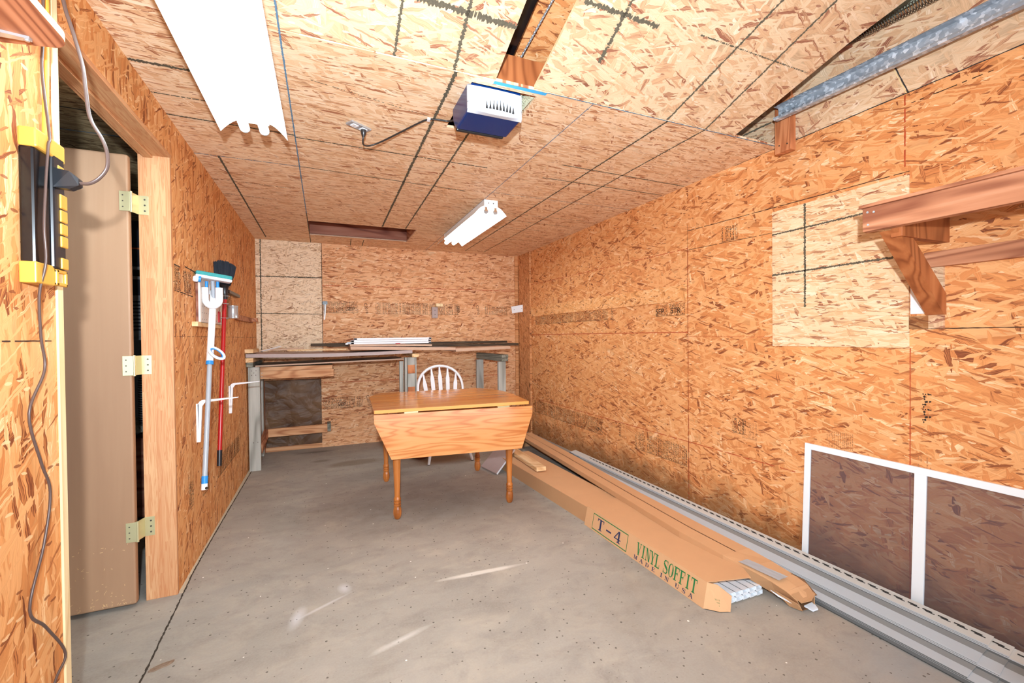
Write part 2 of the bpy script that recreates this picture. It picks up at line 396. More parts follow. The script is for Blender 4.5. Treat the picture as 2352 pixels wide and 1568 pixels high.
# ------------------------------------------------------------------ mesh builder
class MB:
    def __init__(s): s.v = []; s.f = []; s.mi = []; s.sm = []; s.mats = []
    def m(s, key):
        if key not in s.mats: s.mats.append(key)
        return s.mats.index(key)
    def add(s, vs_, fs, key, smooth=False):
        b = len(s.v); s.v += [tuple(v) for v in vs_]; k = s.m(key)
        for f in fs: s.f.append(tuple(i+b for i in f)); s.mi.append(k); s.sm.append(smooth)
    def box(s, x0, x1, y0, y1, z0, z1, key, M=None):
        vs_ = [Vector((x, y, z)) for z in (z0, z1) for y in (y0, y1) for x in (x0, x1)]
        if M is not None: vs_ = [M @ v for v in vs_]
        s.add(vs_, [(0, 2, 3, 1), (4, 5, 7, 6), (0, 1, 5, 4), (2, 6, 7, 3), (0, 4, 6, 2), (1, 3, 7, 5)], key)
    def beam(s, a, b, w, t, key, up=(0, 0, 1)):
        """rectangular bar from a to b; w across, t along the up direction"""
        a = Vector(a); b = Vector(b); d = (b-a); L = d.length; d.normalize()
        u = Vector(up); u = (u - d*u.dot(d)).normalized(); n = d.cross(u)
        vs_ = [a + d*x + n*y + u*z for z in (-t/2, t/2) for y in (-w/2, w/2) for x in (0, L)]
        s.add(vs_, [(0, 2, 3, 1), (4, 5, 7, 6), (0, 1, 5, 4), (2, 6, 7, 3), (0, 4, 6, 2), (1, 3, 7, 5)], key)
    def quad(s, p, key): s.add(p, [tuple(range(len(p)))], key)
    def prism(s, poly, h, key, key_top=None, cap=True):
        """poly: list of Vector (bottom ring), h: extrusion Vector"""
        n = len(poly); h = Vector(h); P = [Vector(p) for p in poly]
        s.add(P + [p+h for p in P], [(i, (i+1) % n, n+(i+1) % n, n+i) for i in range(n)], key)
        if cap:
            s.add(P, [tuple(reversed(range(n)))], key); s.add([p+h for p in P], [tuple(range(n))], key_top or key)
    def tube(s, path, r, key, seg=10, cap=True, smooth=True, flat=1.0):
        P = [Vector(p) for p in path]; n = len(P); R = r if isinstance(r, (list, tuple)) else [r]*n
        vs_ = []; prev = None
        for i, p in enumerate(P):
            d = (P[min(i+1, n-1)] - P[max(i-1, 0)]).normalized()
            if prev is None:
                u = d.orthogonal().normalized()
            else:
                u = (prev - d*prev.dot(d)).normalized()
            prev = u; w = d.cross(u)
            for k in range(seg):
                a = 2*PI*k/seg; vs_.append(p + u*math.cos(a)*R[i] + w*math.sin(a)*R[i]*flat)
        fs = [(i*seg+k, i*seg+(k+1) % seg, (i+1)*seg+(k+1) % seg, (i+1)*seg+k) for i in range(n-1) for k in range(seg)]
        s.add(vs_, fs, key, smooth)
        if cap: s.add(vs_[:seg], [tuple(reversed(range(seg)))], key); s.add(vs_[-seg:], [tuple(range(seg))], key)
    def lathe(s, prof, c, key, seg=20, axis=None, smooth=True, facets=None):
        """prof: list of (radius, height) about a vertical axis through c, or along axis"""
        c = Vector(c); q = Vector((0, 0, 1)).rotation_difference(Vector(axis)) if axis is not None else None
        vs_ = []
        for r, z in prof:
            for k in range(seg):
                a = 2*PI*(k+.5)/seg; v = Vector((r*math.cos(a), r*math.sin(a), z))
                if q: v = q @ v
                vs_.append(c+v)
        n = len(prof)
        s.add(vs_, [(i*seg+k, i*seg+(k+1) % seg, (i+1)*seg+(k+1) % seg, (i+1)*seg+k) for i in range(n-1) for k in range(seg)], key, smooth)
        s.add(vs_[:seg], [tuple(reversed(range(seg)))], key); s.add(vs_[-seg:], [tuple(range(seg))], key)
    def sweep(s, prof, y0, y1, key_fn, x=0, z=0, close=False, cut=None):
        """2-D profile (x,z) drawn along Y; key_fn(i) gives the material of segment i"""
        n = len(prof)
        for i in range(n if close else n-1):
            a = prof[i]; b = prof[(i+1) % n]
            s.add([(x+a[0], y0, z+a[1]), (x+b[0], y0, z+b[1]), (x+b[0], y1, z+b[1]), (x+a[0], y1, z+a[1])], [(0, 1, 2, 3)], key_fn(i))
    def jag(s, a, b, w, key, nrm, step=.02, rag=.35, lift=.0007, gaps=0):
        """hand-drawn line with ragged edges lying on a surface"""
        a = Vector(a); b = Vector(b); d = b-a; L = d.length; d.normalize(); nn = Vector(nrm).normalized(); t = d.cross(nn)
        k = max(2, int(L/step)); rnd = random.Random(int(L*1e5) + k)
        up = []; lo = []
        for i in range(k+1):
            p = a + d*(L*i/k) + nn*lift
            rg = rag*.6; up.append(p + t*w*(.5 + rnd.uniform(-rg, rg))); lo.append(p - t*w*(.5 + rnd.uniform(-rg, rg)))
        for i in range(k):
            if gaps and rnd.random() < gaps: continue
            s.add([up[i], up[i+1], lo[i+1], lo[i]], [(0, 1, 2, 3)], key)
    def text(s, body, size, origin, right, up, key, sx=1.0, lift=.0008):
        cu = bpy.data.curves.new('t', 'FONT'); cu.body = body; cu.size = size; cu.resolution_u = 3
        ob = bpy.data.objects.new('t', cu); COL.objects.link(ob)
        bpy.context.view_layer.update()
        dg = bpy.context.evaluated_depsgraph_get(); me = bpy.data.meshes.new_from_object(ob.evaluated_get(dg))
        R_ = Vector(right).normalized(); U_ = Vector(up).normalized(); N_ = R_.cross(U_); O_ = Vector(origin)
        vs_ = [O_ + R_*v.co.x*sx + U_*v.co.y + N_*lift for v in me.vertices]
        s.add(vs_, [tuple(p.vertices) for p in me.polygons], key)
        bpy.data.objects.remove(ob); bpy.data.curves.remove(cu); bpy.data.meshes.remove(me)
    def build(s, name, parent=None, bevel=0, solid=0, loc=None):
        me = bpy.data.meshes.new(name)
        if parent is not None: bpy.context.view_layer.update()
        off = parent.matrix_world.inverted() if parent is not None else None
        if loc is not None: off = Matrix.Translation(-Vector(loc))
        V = [tuple(off @ Vector(v)) for v in s.v] if off is not None else s.v
        me.from_pydata(V, [], s.f)
        for k in s.mats: me.materials.append(MT[k])
        for p, mi, sm in zip(me.polygons, s.mi, s.sm): p.material_index = mi; p.use_smooth = sm
        o = bpy.data.objects.new(name, me); COL.objects.link(o)
        if loc is not None: o.location = loc
        if parent is not None:
            o.parent = parent
        if solid: md = o.modifiers.new('solid', 'SOLIDIFY'); md.thickness = solid; md.offset = 0
        if bevel:
            md = o.modifiers.new('bevel', 'BEVEL'); md.width = bevel; md.segments = 2; md.limit_method = 'ANGLE'; md.angle_limit = math.radians(40)
        return o

WM = {}
def thing(name, label, cat, loc, rotz=0, group=None):
    o = bpy.data.objects.new(name, None); COL.objects.link(o); o.empty_display_size = .05
    o.matrix_world = Matrix.Translation(Vector(loc)) @ Matrix.Rotation(rotz, 4, 'Z')
    bpy.context.view_layer.update()
    return tag(o, label, cat, group)
def tag(o, label, cat, group=None):
    o['label'] = label; o['category'] = cat
    if group: o['group'] = group
    return o
def struct(o, label=None):
    o['kind'] = 'structure'
    if label: o['label'] = label
    return o
def part(o, label): o['label'] = label; return o

# ------------------------------------------------------------------ room dimensions
H = 2.276; XL = -0.668; XR = 2.381; YB = 5.345; YF = -1.35
SL = 0.37                                     # rise of the front ceiling towards the camera
YS = 1.705                                    # where the flat ceiling ends
def zs(y): return H + SL*(YS-y)

def stamp(b, p0, along, up, length, height, seed=1, words=(), key='ink'):
    """ink block printed by the mill: framed rows of small marks and words"""
    r = random.Random(seed); p0 = Vector(p0); A = Vector(along).normalized(); U = Vector(up).normalized(); N = A.cross(U)
    def q(a0, a1, u0, u1):
        b.quad([p0 + A*a0 + U*u0 + N*.0008, p0 + A*a1 + U*u0 + N*.0008, p0 + A*a1 + U*u1 + N*.0008, p0 + A*a0 + U*u1 + N*.0008], key)
    x = 0
    while x < length:
        if r.random() < .05: x += r.uniform(.01, .02); continue
        u = 0
        while u < height:
            h = r.uniform(.004, .016)
            if r.random() < .86: q(x, x + r.uniform(.0026, .0050), u, min(height, u+h))
            u += h + r.uniform(.003, .006)
        x += r.uniform(.007, .012)
    q(0, length, -.004, -.0015)
    for w, pos, sz in words: b.text(w, sz, p0 + A*pos + U*(height*.15), A, U, key)

# ------------------------------------------------------------------ floor
b = MB()
b.box(-3.3, 2.6, YF-2.0, 5.6, -.12, 0, 'concrete')
pts = [(-.642, 5.3), (-.642, 4.519), (-.651, 3.594), (-.655, 3.033), (-.652, 2.737), (-.640, 2.447), (-.632, 2.191), (-.625, 2.012), (-.622, 1.4), (-.62, .3)]
for (x0, y0), (x1, y1) in zip(pts, pts[1:]):
    b.jag((x0, y0, 0), (x1, y1, 0), .007, 'crack', (0, 0, 1), .012, .45, .0006)
    if y0 > 2.6: yc = max(y1, 2.56); b.quad([(XL, y0, .0003), (XL, yc, .0003), (x1-.003, yc, .0003), (x0-.002, y0, .0003)], 'curb')
rr = random.Random(5)
for seg in (((1.99, .74), (2.06, .80)), ((2.06, .80), (2.1, .81)), ((1.93, .72), (1.99, .74))):
    b.jag(seg[0]+(0,), seg[1]+(0,), .005, 'crack', (0, 0, 1), .01, .45, .0006, .1)
struct(b.build('floor'), 'grey stained concrete floor with a crack along the left wall')

# ------------------------------------------------------------------ ceiling (flat part with openings)
b = MB()
T = .012
def cpan(x0, x1, y0, y1): b.box(x0, x1, y0, y1, H, H+T, 'osb_ceiling')
cpan(XL-.117, -.13, YF, 5.45)
cpan(-.13, .575, YS, 4.36); cpan(.575, .878, YS, 1.75); cpan(.575, .878, 2.17, 4.36); cpan(.878, XR, YS, 4.36)
cpan(.845, XR, 4.36, 4.93); cpan(-.13, XR, 4.93, 5.45)
up = (0, 0, -1)
def cl(x0, y0, x1, y1, w, key, gaps=0, rag=.35): b.jag((x0, y0, H), (x1, y1, H), w, key, up, .005, rag, .0008, gaps)
cl(-.13, 1.0, -.13, 4.1, .006, 'blue_line'); cl(-.13, 4.1, -.13, YB, .007, 'marker')
cl(1.142, YS, 1.142, YB, .004, 'blue_line'); cl(.9, YS, XR-.02, YS, .006, 'blue_line')
cl(1.142, 3.03, XR, 3.03, .004, 'blue_line', .2)
cl(XL, 3.0, -.13, 3.0, .006, 'blue_line', .1); cl(-.13, 3.0, .95, 3.07, .009, 'marker'); cl(-.13, 2.575, .95, 2.60, .009, 'marker', .05)
cl(.497, YS, .515, 4.34, .014, 'marker', 0, .5); cl(.700, 2.19, .735, 4.34, .011, 'marker', 0, .5)
cl(.27, 5.0, .28, YB, .008, 'marker'); cl(.40, 5.0, .405, YB, .008, 'marker')
cl(1.574, YS, 1.60, 5.2, .011, 'marker', 0, .5); cl(1.82, YS, 1.84, 5.2, .009, 'marker', 0, .5)
cl(-.55, 3.0, -.55, 5.2, .011, 'marker'); cl(XL, 2.09, -.42, 2.09, .016, 'marker', 0, .5)
cl(XL, 2.33, -.4, 2.33, .008, 'marker', .1); cl(XL, 2.53, -.13, 2.55, .012, 'marker'); cl(XL, 3.43, -.2, 3.46, .005, 'marker', .3); cl(XL, 3.75, -.3, 3.78, .005, 'marker', .3)
cl(XL, 3.95, -.4, 3.96, .004, 'marker', .3)
cl(1.35, 2.625, 2.36, 2.625, .009, 'marker'); cl(1.36, 2.385, 2.37, 2.41, .009, 'marker')
cl(1.40, 3.50, 2.24, 3.48, .006, 'marker', .2); cl(1.45, 3.70, 2.18, 3.715, .006, 'marker', .2); cl(1.45, 3.95, 2.0, 3.95, .005, 'marker', .3)
cl(-.05, 1.98, .48, 2.10, .004, 'marker', .45); cl(1.3, 4.4, 2.2, 4.42, .005, 'marker', .3)
ceil = struct(b.build('ceiling'), 'flat strand board ceiling with black marker lines')

b = MB()     # blue taped seam in front of the opener
b.quad([(.66, YS+.001, H-.0012), (.905, YS+.001, H-.0012), (.905, YS+.022, H-.0012), (.66, YS+.022, H-.0012)], 'blue_tape')
b.build('seam_tape', ceil)
part(ceil.children[0], 'bright blue tape along the seam')

b = MB()     # framed recess at the far end
b.box(-.13, .845, 4.93, 4.97, H+.001, H+.15, 'dark_fir'); b.box(-.13, .845, 4.33, 4.36, H+T, H+.15, 'dark_fir')
b.box(.845, .875, 4.33, 4.97, H+T, H+.15, 'fir_y'); b.box(-.16, -.13, 4.33, 4.97, H+T, H+.15, 'dark_fir'); b.box(-.16, .875, 4.33, 4.97, H+.15, H+.17, 'dark_fir')
b.box(-.13, .845, 4.915, 4.93, H-.004, H+.006, 'tan_edge'); b.box(.838, .846, 4.36, 4.93, H-.004, H+.002, 'tan_edge')
struct(b.build('trim_1'), 'dark wooden frame inside the ceiling recess')

# front ceiling that rises towards the camera, in three boards, cut by the opener slot
def slope_board(name, poly, lines, label):
    b = MB(); th = .014
    P = [Vector((x, y, zs(y))) for x, y in poly]
    n = len(P); hv = Vector((0, 0, th))
    b.add(P + [p+hv for p in P], [(i, n+i, n+(i+1) % n, (i+1) % n) for i in range(n)], 'pale_edge')
    b.add(P, [tuple(range(n))], 'osb_slope'); b.add([p+hv for p in P], [tuple(range(n))], 'osb_slope')
    nn = Vector((0, -SL, -1)).normalized()
    for x0, y0, x1, y1, w, key, g, rag in lines: b.jag((x0, y0, zs(y0)), (x1, y1, zs(y1)), w, key, nn, .004, rag, .0009, g)
    return struct(b.build(name), label)
YF2 = -.6
slope_board('ceiling_1', [(-.155, YS-.006), (.662, YS-.006), (.668, YF2), (-.155, YF2)],
    [(.254, 1.70, .255, 1.2, .009, 'marker', 0, .6), (.485, 1.70, .47, 1.2, .012, 'marker', 0, .6), (.30, 1.485, .665, 1.49, .020, 'marker', .02, .6)],
    'sloping strand board ceiling left of the opener slot')
slope_board('ceiling_2', [(.838, YS-.006), (1.168, YS-.006), (1.205, YF2), (.872, YF2)],
    [(.866, 1.345, 1.2, 1.347, .016, 'marker', .02, .6), (1.052, 1.53, 1.03, 1.2, .014, 'marker', .02, .6)],
    'narrow sloping strand board right of the opener slot')
slope_board('ceiling_3', [(1.171, YS-.006), (2.025, YS-.006), (2.06, 1.49), (2.095, 1.19), (2.142, .99), (2.18, .5), (2.2, YF2), (1.208, YF2)],
    [(1.566, 1.70, 1.62, 1.1, .010, 'marker', 0, .5), (1.82, 1.70, 1.84, 1.05, .009, 'marker', 0, .5), (1.398, 1.328, 2.06, 1.332, .005, 'marker', .35, .5)],
    'wide sloping strand board near the door track')

b = MB()     # inclined side strip above the right wall
x0, z0, x1, z1 = XR, H, 2.288, 2.585
b.prism([(x0, 2.35, z0), (x1-.03, 2.35, z1+.10), (x1-.03, 1.75, z1+.10), (x1, 1.35, z1), (x1, YF2, z1), (x0, YF2, z0)], (.012, 0, .006), 'osb_strip')
nn = Vector((-(z1-z0), 0, -(x0-x1))).normalized()
def sp3(u, y): return (x0+(x1-x0)*u, y, z0+(z1-z0)*u)
b.jag(sp3(0, 1.105), sp3(.42, 1.14), .005, 'slot', nn, .01, .3)
b.jag(sp3(0, 1.112), sp3(.42, 1.147), .004, 'pale_edge', nn, .01, .3)
b.jag(sp3(0.0, 2.0), sp3(0.0, YF2), .004, 'slot', nn, .02, .4)
b.jag(sp3(.45, 1.95), sp3(.45, 1.72), .008, 'marker', nn, .01, .5)
A = Vector((0, -1, 0)); U = (Vector(sp3(1, 0))-Vector(sp3(0, 0))).normalized()
for k, w in enumerate(('PS 2-92', 'SHEATHING', 'EXPOSURE 1', 'RATED', 'MILL')):
    b.text(w, .014, Vector(sp3(.34-.055*k, 1.86-.006*k)), A, U, 'ink', lift=.001)
struct(b.build('ceiling_4'), 'inclined pale strand board strip above the right wall')

b = MB()     # roof underside and boards seen through the openings; closing boards added against sky leaks
b.box(-.9, XR+.1, YF-.1, 5.6, 3.02, 3.05, 'dark_fir'); b.box(-.9, XR+.1, 5.5, 5.6, 2.3, 3.02, 'dark_fir'); b.box(-.92, -.80, YF, 5.6, 2.3, 3.02, 'dark_fir'); b.box(XR+.10, XR+.12, YF, 5.6, 2.3, 3.02, 'dark_fir')
b.prism([(.70, 2.05, zs(2.05)+.30), (1.05, 2.05, zs(2.05)+.30), (1.05, .2, zs(.2)+.17), (.88, .2, zs(.2)+.17)], (0, 0, .02), 'osb_attic')
b.prism([(.70, 1.98, 2.30), (1.06, 1.98, 2.30), (1.06, 2.05, 2.62), (.70, 2.05, 2.62)], (0, .02, 0), 'osb_attic')
b.box(.62, .94, 1.745, 1.78, H+T, H+.15, 'brace')
b.box(1.9, 2.4, 1.28, 1.33, 2.56, 2.75, 'dark_fir'); b.box(1.9, 2.4, .55, .60, 2.60, 2.8, 'stud_y')
b.prism([(2.0, 1.24, 2.67), (2.35, 1.24, 2.62), (2.35, YF2, 2.78), (2.0, YF2, 2.83)], (0, 0, .02), 'insulation')
struct(b.build('ceiling_5'), 'roof framing seen through the ceiling slots, with boards added to shut out the sky')

# ------------------------------------------------------------------ right wall
b = MB()
b.box(XR, XR+.1, YF, YB+.1, 0, H+.55, 'osb_right')
nx = (-1, 0, 0)
def rl(y0, z0, y1, z1, w, key, gaps=0, rag=.35, lift=.0007): b.jag((XR, y0, z0), (XR, y1, z1), w, key, nx, .015, rag, lift, gaps)
rl(2.392, 0, 2.392, 2.0, .002, 'seam'); rl(2.39, 0, 2.39, 1.84, .006, 'red_line', .15)
rl(1.098, 0, 1.098, 1.15, .004, 'red_line'); rl(1.118, 1.91, 1.118, 2.27, .006, 'red_line', .1)
rl(4.97, 1.237, 2.39, 1.237, .006, 'red_line'); rl(2.39, 1.205, 1.742, 1.20, .003, 'red_line', .2); rl(1.09, 1.235, -.5, 1.235, .004, 'seam')
rl(4.97, .45, 1.6, .455, .005, 'red_line', .12); rl(4.97, 1.86, 2.39, 1.83, .005, 'red_line', .25)
rl(2.39, 1.955, 1.10, 1.93, .004, 'seam', .1); rl(2.39, 1.82, 1.742, 1.80, .003, 'seam', .1)
rl(1.11, 2.225, .2, 2.225, .004, 'seam', .4)
ds = (0, -1, 0)
stamp(b, (XR, 4.9, .29), ds, (0, 0, 1), 1.45, .14, 3, (('SEP', 1.33, .05),)); stamp(b, (XR, 2.98, .275), ds, (0, 0, 1), .58, .14, 4)
for yy, zz in ((3.20, .33), (3.30, 1.36)): b.text('C2010', .045, (XR, yy, zz+.12), (0, 0, -1), (0, -1, 0), 'ink')
stamp(b, (XR, 4.85, 1.365), ds, (0, 0, 1), 1.5, .09, 7); stamp(b, (XR, 2.72, 1.365), ds, (0, 0, 1), .3, .085, 8, (('SEP', .0, .06), ('STR', .16, .06)))
stamp(b, (XR, 2.1, 1.82), ds, (0, 0, 1), .12, .09, 11); stamp(b, (XR, 2.02, .6), ds, (0, 0, 1), .10, .09, 12)
for y_, z_, s_ in ((1.95, .58, .2), (1.45, .62, .25), (1.07, .58, .1), (.78, 1.68, .12)):
    stamp(b, (XR, y_, z_), ds, (0, 0, 1), s_*.5, .1, int(y_*100), key='faded_ink')
# scorched smear by the seam
for k in range(12): b.jag((XR, 1.052+.003*(k % 2), .83+k*.011), (XR, 1.040-.008*(k % 3), .832+k*.011), .006, 'ink', nx, .004, .8, .0007, .25)
rw = struct(b.build('wall_right'), 'right wall of orange strand board with printed mill stamps')

b = MB()     # paler batten strip across the far panel
b.box(XR-.011, XR, 2.40, 4.96, 1.462, 1.58, 'osb_batten')
o = b.build('batten', bevel=.001, loc=(XR, 3.6, 1.52)); tag(o, 'long narrow strand board batten nailed across the right wall above the printed stamps', 'board')
b = MB()     # plywood square patch
b.box(XR-.009, XR, 1.10, 1.742, 1.150, 1.916, 'osb_patch')
xx = XR-.009
b.jag((xx, 1.555, 1.915), (xx, 1.555, 1.36), .010, 'marker', nx, .004, .5); b.jag((xx, 1.742, 1.785), (xx, 1.10, 1.79), .008, 'marker', nx, .004, .5)
b.jag((xx, 1.742, 1.555), (xx, 1.12, 1.56), .009, 'marker', nx, .004, .5)
o = b.build('patch_panel', bevel=.001, loc=(XR, 1.42, 1.15)); tag(o, 'pale square strand board patch with black marker grid on the right wall', 'board')
b = MB(); b.box(XR-.012, XR, .98, 1.03, 1.235, 1.55, 'osb_strip'); b.box(XR-.010, XR, 1.03, 1.098, 1.235, 1.29, 'osb_right'); b.box(XR-.004, XR, 1.035, 1.096, 1.30, 1.50, 'white_paint')
o = b.build('filler_strip', loc=(XR, 1.03, 1.235)); tag(o, 'small notched strand board filler behind the shelf brace', 'board')

# corner boards in the far right corner
b = MB()
b.box(XR-.022, XR-.001, 4.97, YB-.001, 0, H-.001, 'osb_corner'); b.box(2.318, XR-.022, YB-.018, YB-.001, 0, H-.001, 'osb_corner')
stamp(b, (XR-.0225, 5.30, .2), (0, 0, 1), (0, 1, 0), 1.95, .035, 21)
o = b.build('corner_board', loc=(XR, 5.2, 0)); tag(o, 'vertical strand board corner strips with ink stamp in the far right corner', 'board')

# ------------------------------------------------------------------ back wall
b = MB()
b.box(-.045, XR+.1, YB, YB+.1, 0, H+.1, 'osb_back'); b.box(XL-.117, -.045, YB, YB+.1, .77, H+.1, 'osb_back')
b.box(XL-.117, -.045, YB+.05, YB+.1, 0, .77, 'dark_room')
ny = (0, -1, 0)
b.jag((-.02, YB, 1.81), (2.32, YB, 1.815), .006, 'red_line', ny, .015, .35, .0007, .1); b.jag((-.02, YB, .72), (2.3, YB, .72), .006, 'red_line', ny, .015, .35, .0007, .1)
stamp(b, (-.02, YB, 1.51), (1, 0, 0), (0, 0, 1), .37, .125, 31, (('SEP', .25, .06),)); stamp(b, (.55, YB, 1.50), (1, 0, 0), (0, 0, 1), 1.0, .13, 32)
stamp(b, (1.9, YB, 1.51), (1, 0, 0), (0, 0, 1), .3, .10, 33)
for x_ in (.42, 1.78): b.text('C2010', .045, (x_, YB, 1.62), (.15, 0, -1), (1, 0, .15), 'ink')
b.text('SEP', .06, (1.52, YB, 1.61), (0, 0, -1), (1, 0, 0), 'ink')
stamp(b, (-.03, YB, .43), (1, 0, 0), (0, 0, 1), .42, .12, 34, (('SEP', .15, .06),)); b.text('C2010', .045, (.43, YB, .55), (.15, 0, -1), (1, 0, .15), 'ink')
struct(b.build('wall_back'), 'far wall of orange strand board with a row of ink stamps')
b = MB()
b.box(XL+.001, -.022, YB-.010, YB-.001, 1.0, H-.001, 'osb_pale_back')
yy = YB-.010
b.jag((-.62, yy, 1.0), (-.62, yy, H), .010, 'marker', ny, .005, .5); b.jag((XL, yy, 1.883), (-.022, yy, 1.89), .011, 'marker', ny, .005, .5); b.jag((XL, yy, 1.49), (-.022, yy, 1.487), .007, 'marker', ny, .005, .4)
b.jag((-.024, yy, 1.0), (-.024, yy, H), .006, 'seam', ny, .012, .3)
o = b.build('pale_panel', loc=(-.35, YB, 1.0)); tag(o, 'pale strand board sheet with marker lines at the left end of the far wall', 'board')
# covered crawl opening low in the back wall
t = thing('wall_opening', 'dark opening low in the far wall covered with crinkled plastic film', 'opening', (-.35, YB, 0))
b = MB(); b.box(-.66, -.60, YB-.035, YB+.03, 0.01, .77, 'brace'); b.box(-.60, -.045, YB-.0, YB+.04, 0.002, .05, 'fir_x'); b.build('frame', t)
b = MB(); n = 14; rr = random.Random(3)
g = [[(-.60+.555*i/n, YB+.012+rr.uniform(-.010, .010), .05+.72*j/n) for i in range(n+1)] for j in range(n+1)]
b.add([p for r_ in g for p in r_], [(j*(n+1)+i, j*(n+1)+i+1, (j+1)*(n+1)+i+1, (j+1)*(n+1)+i) for j in range(n) for i in range(n)], 'film', True); b.build('plastic_sheet', t)

# ------------------------------------------------------------------ left wall with the doorway
XO = XL-.117; YD0, YD1, ZD = 1.60, 2.553, 2.08
b = MB()
b.box(XO, XL, YF, YD0-.019, 0, H, 'osb_left'); b.box(XO, XL, YD0-.019, YD1+.019, ZD+.019, H, 'osb_left'); b.box(XO, XL, YD1+.019, YB, 0, H, 'osb_left')
px = (1, 0, 0)
def ll(y0, z0, y1, z1, w, key, gaps=0, rag=.3): b.jag((XL, y0, z0), (XL, y1, z1), w, key, px, .015, rag, .0007, gaps)
ll(2.6, 1.585, 2.7, 1.585, .006, 'ink'); ll(2.78, 1.60, 4.3, 1.58, .006, 'ink', .02); ll(2.6, 1.46, 2.95, 1.455, .005, 'ink', .1); ll(3.6, 1.465, 4.25, 1.46, .005, 'ink', .1)
ll(2.555, 1.235, 5.3, 1.235, .003, 'seam', .3); ll(YF, 1.22, 1.55, 1.22, .003, 'seam', .2)
fd = (0, 1, 0)
stamp(b, (XL, 2.6, 1.47), fd, (0, 0, 1), .10, .11, 41); stamp(b, (XL, 2.76, 1.47), fd, (0, 0, 1), .13, .11, 42); stamp(b, (XL, 3.8, 1.47), fd, (0, 0, 1), .2, .1, 43)
stamp(b, (XL, 2.78, .33), fd, (0, 0, 1), .08, .13, 44); stamp(b, (XL, 3.05, .31), fd, (0, 0, 1), .15, .13, 45); stamp(b, (XL, 3.45, .30), fd, (0, 0, 1), .8, .13, 46)
stamp(b, (XL, 1.548, 2.08), (0, 0, 1), (0, 1, 0), .16, .03, 47)
struct(b.build('wall_left'), 'left wall of orange strand board with an open doorway')
b = MB()
b.box(XO-.002, XL+.003, YD1, YD1+.019, 0, ZD+.019, 'pine_joint_z')
b.box(XO-.002, XL+.003, YD0, YD1, ZD, ZD+.019, 'pine_joint_y')
b.box(XO+.02, XO+.055, YD0, YD1, ZD-.012, ZD, 'pine_joint_y')
b.box(XO-.002, XL+.001, YD0-.019, YD0, 0, ZD, 'pine_joint_z')
b.box(XL, XL+.006, 1.572, 1.60, 0, H, 'pale_edge')
struct(b.build('trim_2', bevel=.0015), 'finger-jointed pine lining of the doorway')

# side room seen through the doorway
b = MB(); b.box(-3.3, XO, YF, 5.5, H, H+.02, 'osb_side_room')
b.jag((-3, 2.9, H), (XO, 2.9, H), .008, 'blue_line', up, .02); b.jag((-3, 2.6, H), (XO, 2.63, H), .012, 'marker', up, .02)
struct(b.build('ceiling_6'), 'dull strand board ceiling of the side room')
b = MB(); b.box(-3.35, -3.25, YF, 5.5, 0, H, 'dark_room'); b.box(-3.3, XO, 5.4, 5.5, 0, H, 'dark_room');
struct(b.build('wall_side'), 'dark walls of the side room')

# door slab, open into the side room
t = thing('door_1', 'open flat birch door leaf hinged on the far side of the doorway', 'door', (-.80, 2.52, 0)); struct(t)
b = MB(); b.box(-1.56, -.806, 2.500, 2.535, .02, 2.055, 'birch_door'); b.build('door_leaf', t, bevel=.008)
b = MB(); rr = random.Random(9)
for k in range(70):
    x = -1.06+rr.random()*.24; z = .03+.28*rr.random()**2; a = rr.random()*PI; L = rr.uniform(.003, .010)
    b.beam((x, 2.4993, z), (x+L*math.cos(a), 2.4993, z+L*math.sin(a)), .001, .0015, 'sawdust', (0, 1, 0))
o = b.build('sawdust', t); o['kind'] = 'stuff'
for z0_ in (1.80, 1.06, .305):
    b = MB(); z1_ = z0_+.088
    b.box(-.785, -.748, 2.549, 2.553, z0_, z1_, 'brass'); b.box(-.838, -.80, 2.4955, 2.4995, z0_, z1_, 'brass')
    b.prism([(-.80, 2.4955, z0_), (-.785, 2.549, z0_), (-.785, 2.553, z0_), (-.802, 2.4995, z0_)], (0, 0, z1_-z0_), 'brass')
    b.tube([(-.797, 2.500, z0_-.003), (-.797, 2.500, z1_+.003)], .0055, 'brass', 12)
    for dz in (.018, .044, .070):
        b.lathe([(.004, 0), (.004, .001)], (-.762, 2.549, z0_+dz), 'steel_dark', 8, axis=(0, -1, 0)); b.lathe([(.003, 0), (.003, .001)], (-.825, 2.4955, z0_+dz), 'steel_dark', 8, axis=(0, -1, 0))
    b.build('hinge', t, bevel=.0006)

# things glimpsed in the side room, in the gap beside the door
t = thing('storage_rack', 'dark storage rack in the side room glimpsed beside the door leaf', 'shelf', (-1.15, 3.6, 0))
for za_, zb__, k_ in ((.64, .679, 'grey_rail'), (1.66, 1.679, 'grey_case'), (1.22, 1.239, 'grey_case')): b = MB(); b.box(-1.6, -.8, 3.45, 3.88, za_, zb__, k_); b.build('shelf', t)
for x_ in (-1.6, -.83):
    for y_ in (3.42, 3.88): b = MB(); b.box(x_, x_+.035, y_, y_+.03, 0, 2.0, 'fir_z'); b.build('post', t)
b = MB(); b.box(-1.3, -.84, 3.46, 3.8, 1.24, 1.62, 'grey_case'); b.box(-1.3, -.84, 3.455, 3.46, 1.50, 1.60, 'navy_case')
for k in range(9): b.box(-1.3, -.84, 3.453, 3.458, 1.28+k*.022, 1.288+k*.022, 'navy_case')
o = b.build('tool_case', bevel=.004, loc=(-1.1, 3.6, 1.24)); tag(o, 'grey slatted case on the middle shelf behind the door leaf', 'case')
b = MB(); b.box(-1.4, -.83, 3.47, 3.85, 1.68, 1.97, 'navy_case'); b.box(-1.4, -.83, 3.465, 3.47, 1.79, 1.80, 'orange')
o = b.build('storage_box', bevel=.004, loc=(-1.1, 3.6, 1.68)); tag(o, 'dark navy box with thin orange line on the top shelf behind the door', 'box')
